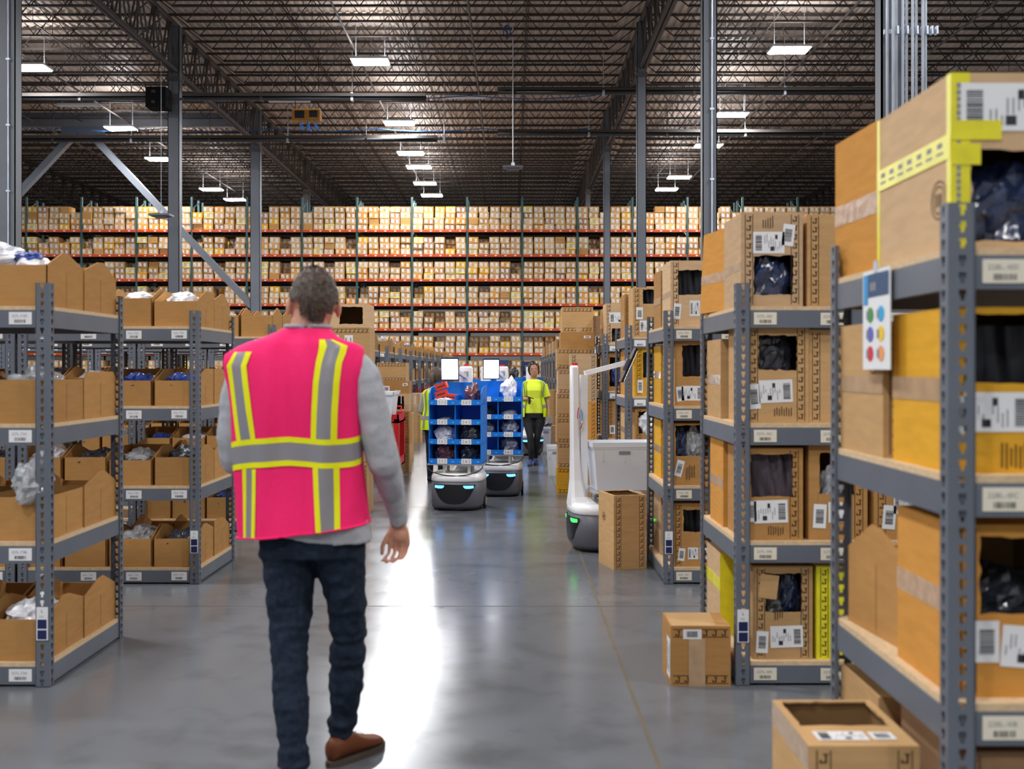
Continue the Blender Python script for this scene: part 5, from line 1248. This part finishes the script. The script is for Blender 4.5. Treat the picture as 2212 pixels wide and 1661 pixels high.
q = MB(); q.tube([(p[0], p[1], p[2]) for p in TS.ring(1.60, 32)]+[TS.ring(1.60, 32)[0]], .008, 8); q.build('shirt_collar', 'shirt_grey', man, smooth=True)
shoe(man, (.055, .045, .0), -.66, .27, 'brown_leather', 'shoe_sole')
shoe(man, (-.045, -.20, .0), .10, .285, 'brown_leather', 'shoe_sole')

# ---------------------------------------------------------------- the woman walking towards us
def small_person(x, y, rz, label, skin, top, legc, hairc, pose, shoes, k=1.0, vestm=None, vest_open=True, sleeve='short', male=False, tail=False, facing=True):
    p = thing('person', label, 'person', (x, y, 0), rz); p.scale = (k, k, k)
    # local frame faces +Y; body 1.55 tall
    HM_ = Matrix.Translation((0, .01, 1.435)) @ Matrix.Rotation(pose.get('turn', 0), 4, 'Z') @ Matrix.Rotation(pose.get('tilt', 0), 4, 'Y') @ Matrix.Diagonal((.94, .94, .94, 1))
    b_ = MB(); head(b_, HM_)
    b_.tube([(0, -.01, 1.24), (0, -.005, 1.30), (0, 0, 1.37)], [(.06, .055), (.05, .05), (.048, .052)], 14)
    T = Torso([(.74, 0, .17, 0, .115), (.85, 0, .168, 0, .11), (1.0, 0, .138, 0, .092), (1.12, 0, .145, .01, .105), (1.22, 0, .165, 0, .085), (1.265, 0, .115, 0, .07), (1.285, 0, .06, 0, .055)])
    zs_ = (.74, .85, .95, 1.0, 1.06, 1.12, 1.18, 1.22, 1.245, 1.265, 1.285)
    b_.loft([T.ring(z, 28, -.008) for z in zs_])
    arms = pose['arms']
    for s, (el, wr) in zip((-1, 1), arms):
        b_.tube(arm_pts((s*.15, 0, 1.20), el, wr), [.040, .038, .036, .034, .033, .032, .031, .028, .025, .023, .022], 10)
        wv = Vector(wr); dv = (wv-Vector(el)).normalized(); kn = wv+dv*.07
        ac = pose.get('across', Vector((0, .05, 0))); fin = [tuple(dv*.03), tuple(dv*.018+Vector((0, .008, -.012))), tuple(dv*.008+Vector((0, .006, -.014)))]
        hand(b_, wv, kn, ac*.85, fin, [wv+dv*.01-ac*.2, wv+dv*.035-ac*.75, wv+dv*.06-ac*.95], .0078)
    legs = pose['legs']
    for lg in legs: limb(b_, [(pp, (a2*.8, b2*.8)) for pp, (a2, b2) in lg], n=12)
    smooth_body(b_.build('body', skin, p), .0075, 2)
    if facing: face_bits(p, HM_, skin)
    hair(p, HM_, hairc, False, 5)
    if tail:
        q = MB(); q.tube([(0, -.09, 1.49), (0, -.13, 1.44), (.0, -.13, 1.36), (0, -.12, 1.27)], [.02, .03, .028, .008], 10); q.build('ponytail', hairc, p, smooth=True)
    q = MB(); q.loft([T.ring(z, 28, .006) for z in (.70, .76, .85, .93)])
    for i, lg in enumerate(legs): limb(q, lg, .003, i*3, 14)
    smooth_body(q.build('trousers', legc, p), .0085, 1)
    q = MB(); q.loft([T.ring(z, 32, .010 if z > 1.2 else .014) for z in (.775,)+zs_[1:]])
    for s, (el, wr) in zip((-1, 1), arms):
        e_ = Vector(el); w_ = Vector(wr); s0 = Vector((s*.15, 0, 1.205))
        if sleeve == 'short': q.tube([s0, s0.lerp(e_, .4), s0.lerp(e_, .82)], [.056, .056, .058], 12)
        else: q.tube([s0, s0.lerp(e_, .5), e_, e_.lerp(w_, .5), w_], [.054, .05, .045, .042, .034], 12)
    smooth_body(q.build('tee_shirt' if sleeve == 'short' else 'shirt', top, p), .008, 1)
    if vestm:
        TV2 = Torso(T.k)
        def panel(a0, a1, m2, nm, e, z0=.72, z1=1.262, par=p):
            P = []
            for i in range(19):
                z = z0+(z1-z0)*i/18; cx_, A_, cy2, B_ = T.at(z); A_ += e+.03*max(0, (1.0-z))*2; B_ += e+.02*max(0, (1.0-z)); row = []
                for j in range(13):
                    t = a0+(a1-a0)*j/12; c, s_ = math.cos(t), math.sin(t); row.append((A_*math.copysign(abs(c)**.8, c), cy2+B_*math.copysign(abs(s_)**.8, s_), z))
                P.append(row)
            q = MB(); q.grid(P); return q.build(nm, m2, par, smooth=True)
        o_ = .62 if vest_open else .02
        vv = panel(PI/2+o_, 2*PI+PI/2-o_, vestm, 'safety_vest', .024)
        for s_ in (-1, 1):
            c0 = PI/2+s_*(o_+.30); panel(c0-.09, c0+.09, 'reflective_grey', 'reflective_band', .028, 1.02 if vest_open else .74, 1.258, vv)
            panel(PI/2+s_*o_-.02, PI/2+s_*o_+.02, 'hair_black', 'vest_edge', .0285, .72, 1.262, vv) if vest_open else None
            c0 = -PI/2+s_*.55; panel(c0-.09, c0+.09, 'reflective_grey', 'reflective_band', .028, .74, 1.258, vv)
        panel(PI/2+o_+.01, 2*PI+PI/2-o_-.01, 'reflective_grey', 'reflective_band', .029, .86, .905, vv)
    for heel, ang in pose['shoes']: shoe(p, heel, ang, .23, shoes, 'shoe_sole', False)
    return p
WP = dict(tilt=.10, turn=.05, arms=[((-.215, -.01, .98), (-.225, .07, .80)), ((.19, .0, .99), (.10, .17, .985))], across=Vector((.0, .035, .03)),
          legs=[[((-.082, 0, .80), (.097, .10)), ((-.082, .03, .62), (.082, .085)), ((-.055, .07, .43), (.052, .055)), ((-.035, .05, .25), (.048, .052)), ((-.025, .03, .09), (.034, .036))],
                [((.082, 0, .80), (.097, .10)), ((.078, .04, .62), (.082, .085)), ((.055, .14, .43), (.052, .055)), ((.045, .19, .25), (.048, .052)), ((.045, .22, .07), (.034, .036))]],
          shoes=[((-.025, .0, .0), .05), ((.05, .20, .0), -.1)])
WX, WY = X(1153, 15.8), 15.8
wm = small_person(WX, WY, PI, 'woman walking towards us in yellow-green tee and open safety vest, black leggings', 'skin_brown', 'tee_lime', 'leggings_black', 'hair_black', WP, 'shoe_blue', 1.0, 'vest_lime', True)
q = MB(); q.box((0, 0, 0), (.13, .07, .012), 0, Matrix.Rotation(.3, 3, 'Y')); q.box((.0, -.02, -.05), (.03, .03, .10), 0)
tag(q.build('handheld_scanner', 'black_plastic', None, (WX-.07, WY-.24, 1.02)), 'black handheld scanner held by the walking woman', 'scanner')
q = MB(); q.box((0, 0, 0), (.05, .02, .13), 0, Matrix.Rotation(.35, 3, 'Y')); q.box((.03, 0, -.02), (.05, .015, .09), 0, Matrix.Rotation(-.2, 3, 'Y'))
tag(q.build('work_glove', 'grey_metal', None, (WX+.215, WY-.10, .69)), 'grey work glove held in the walking woman other hand', 'glove')
P2 = dict(arms=[((-.215, .02, .97), (-.20, .17, .90)), ((.215, .02, .97), (.20, .17, .90))], legs=[[((-.07, 0, .80), (.085, .09)), ((-.08, 0, .43), (.055, .058)), ((-.08, 0, .07), (.038, .04))], [((.07, 0, .80), (.085, .09)), ((.08, 0, .43), (.055, .058)), ((.08, 0, .07), (.038, .04))]], shoes=[((-.08, -.05, 0), 0), ((.08, -.05, 0), 0)])
small_person(X(941, 13.2), 13.2, -.3, 'worker seen from behind left of the robots, yellow vest over grey sleeves', 'skin_fair', 'shirt_grey', 'denim', 'hair_brown', P2, 'rubber', .94, 'vest_lime', False, 'long', tail=True, facing=True)
P3 = dict(P2); P3['tilt'] = .15
small_person(X(1110, 18.2), 18.2, .3, 'worker in green shirt with black hair, seen from behind beside the tablets', 'skin_brown', 'shirt_green', 'leggings_black', 'hair_black', P3, 'rubber', .94, None, False, 'long', tail=True, facing=True)
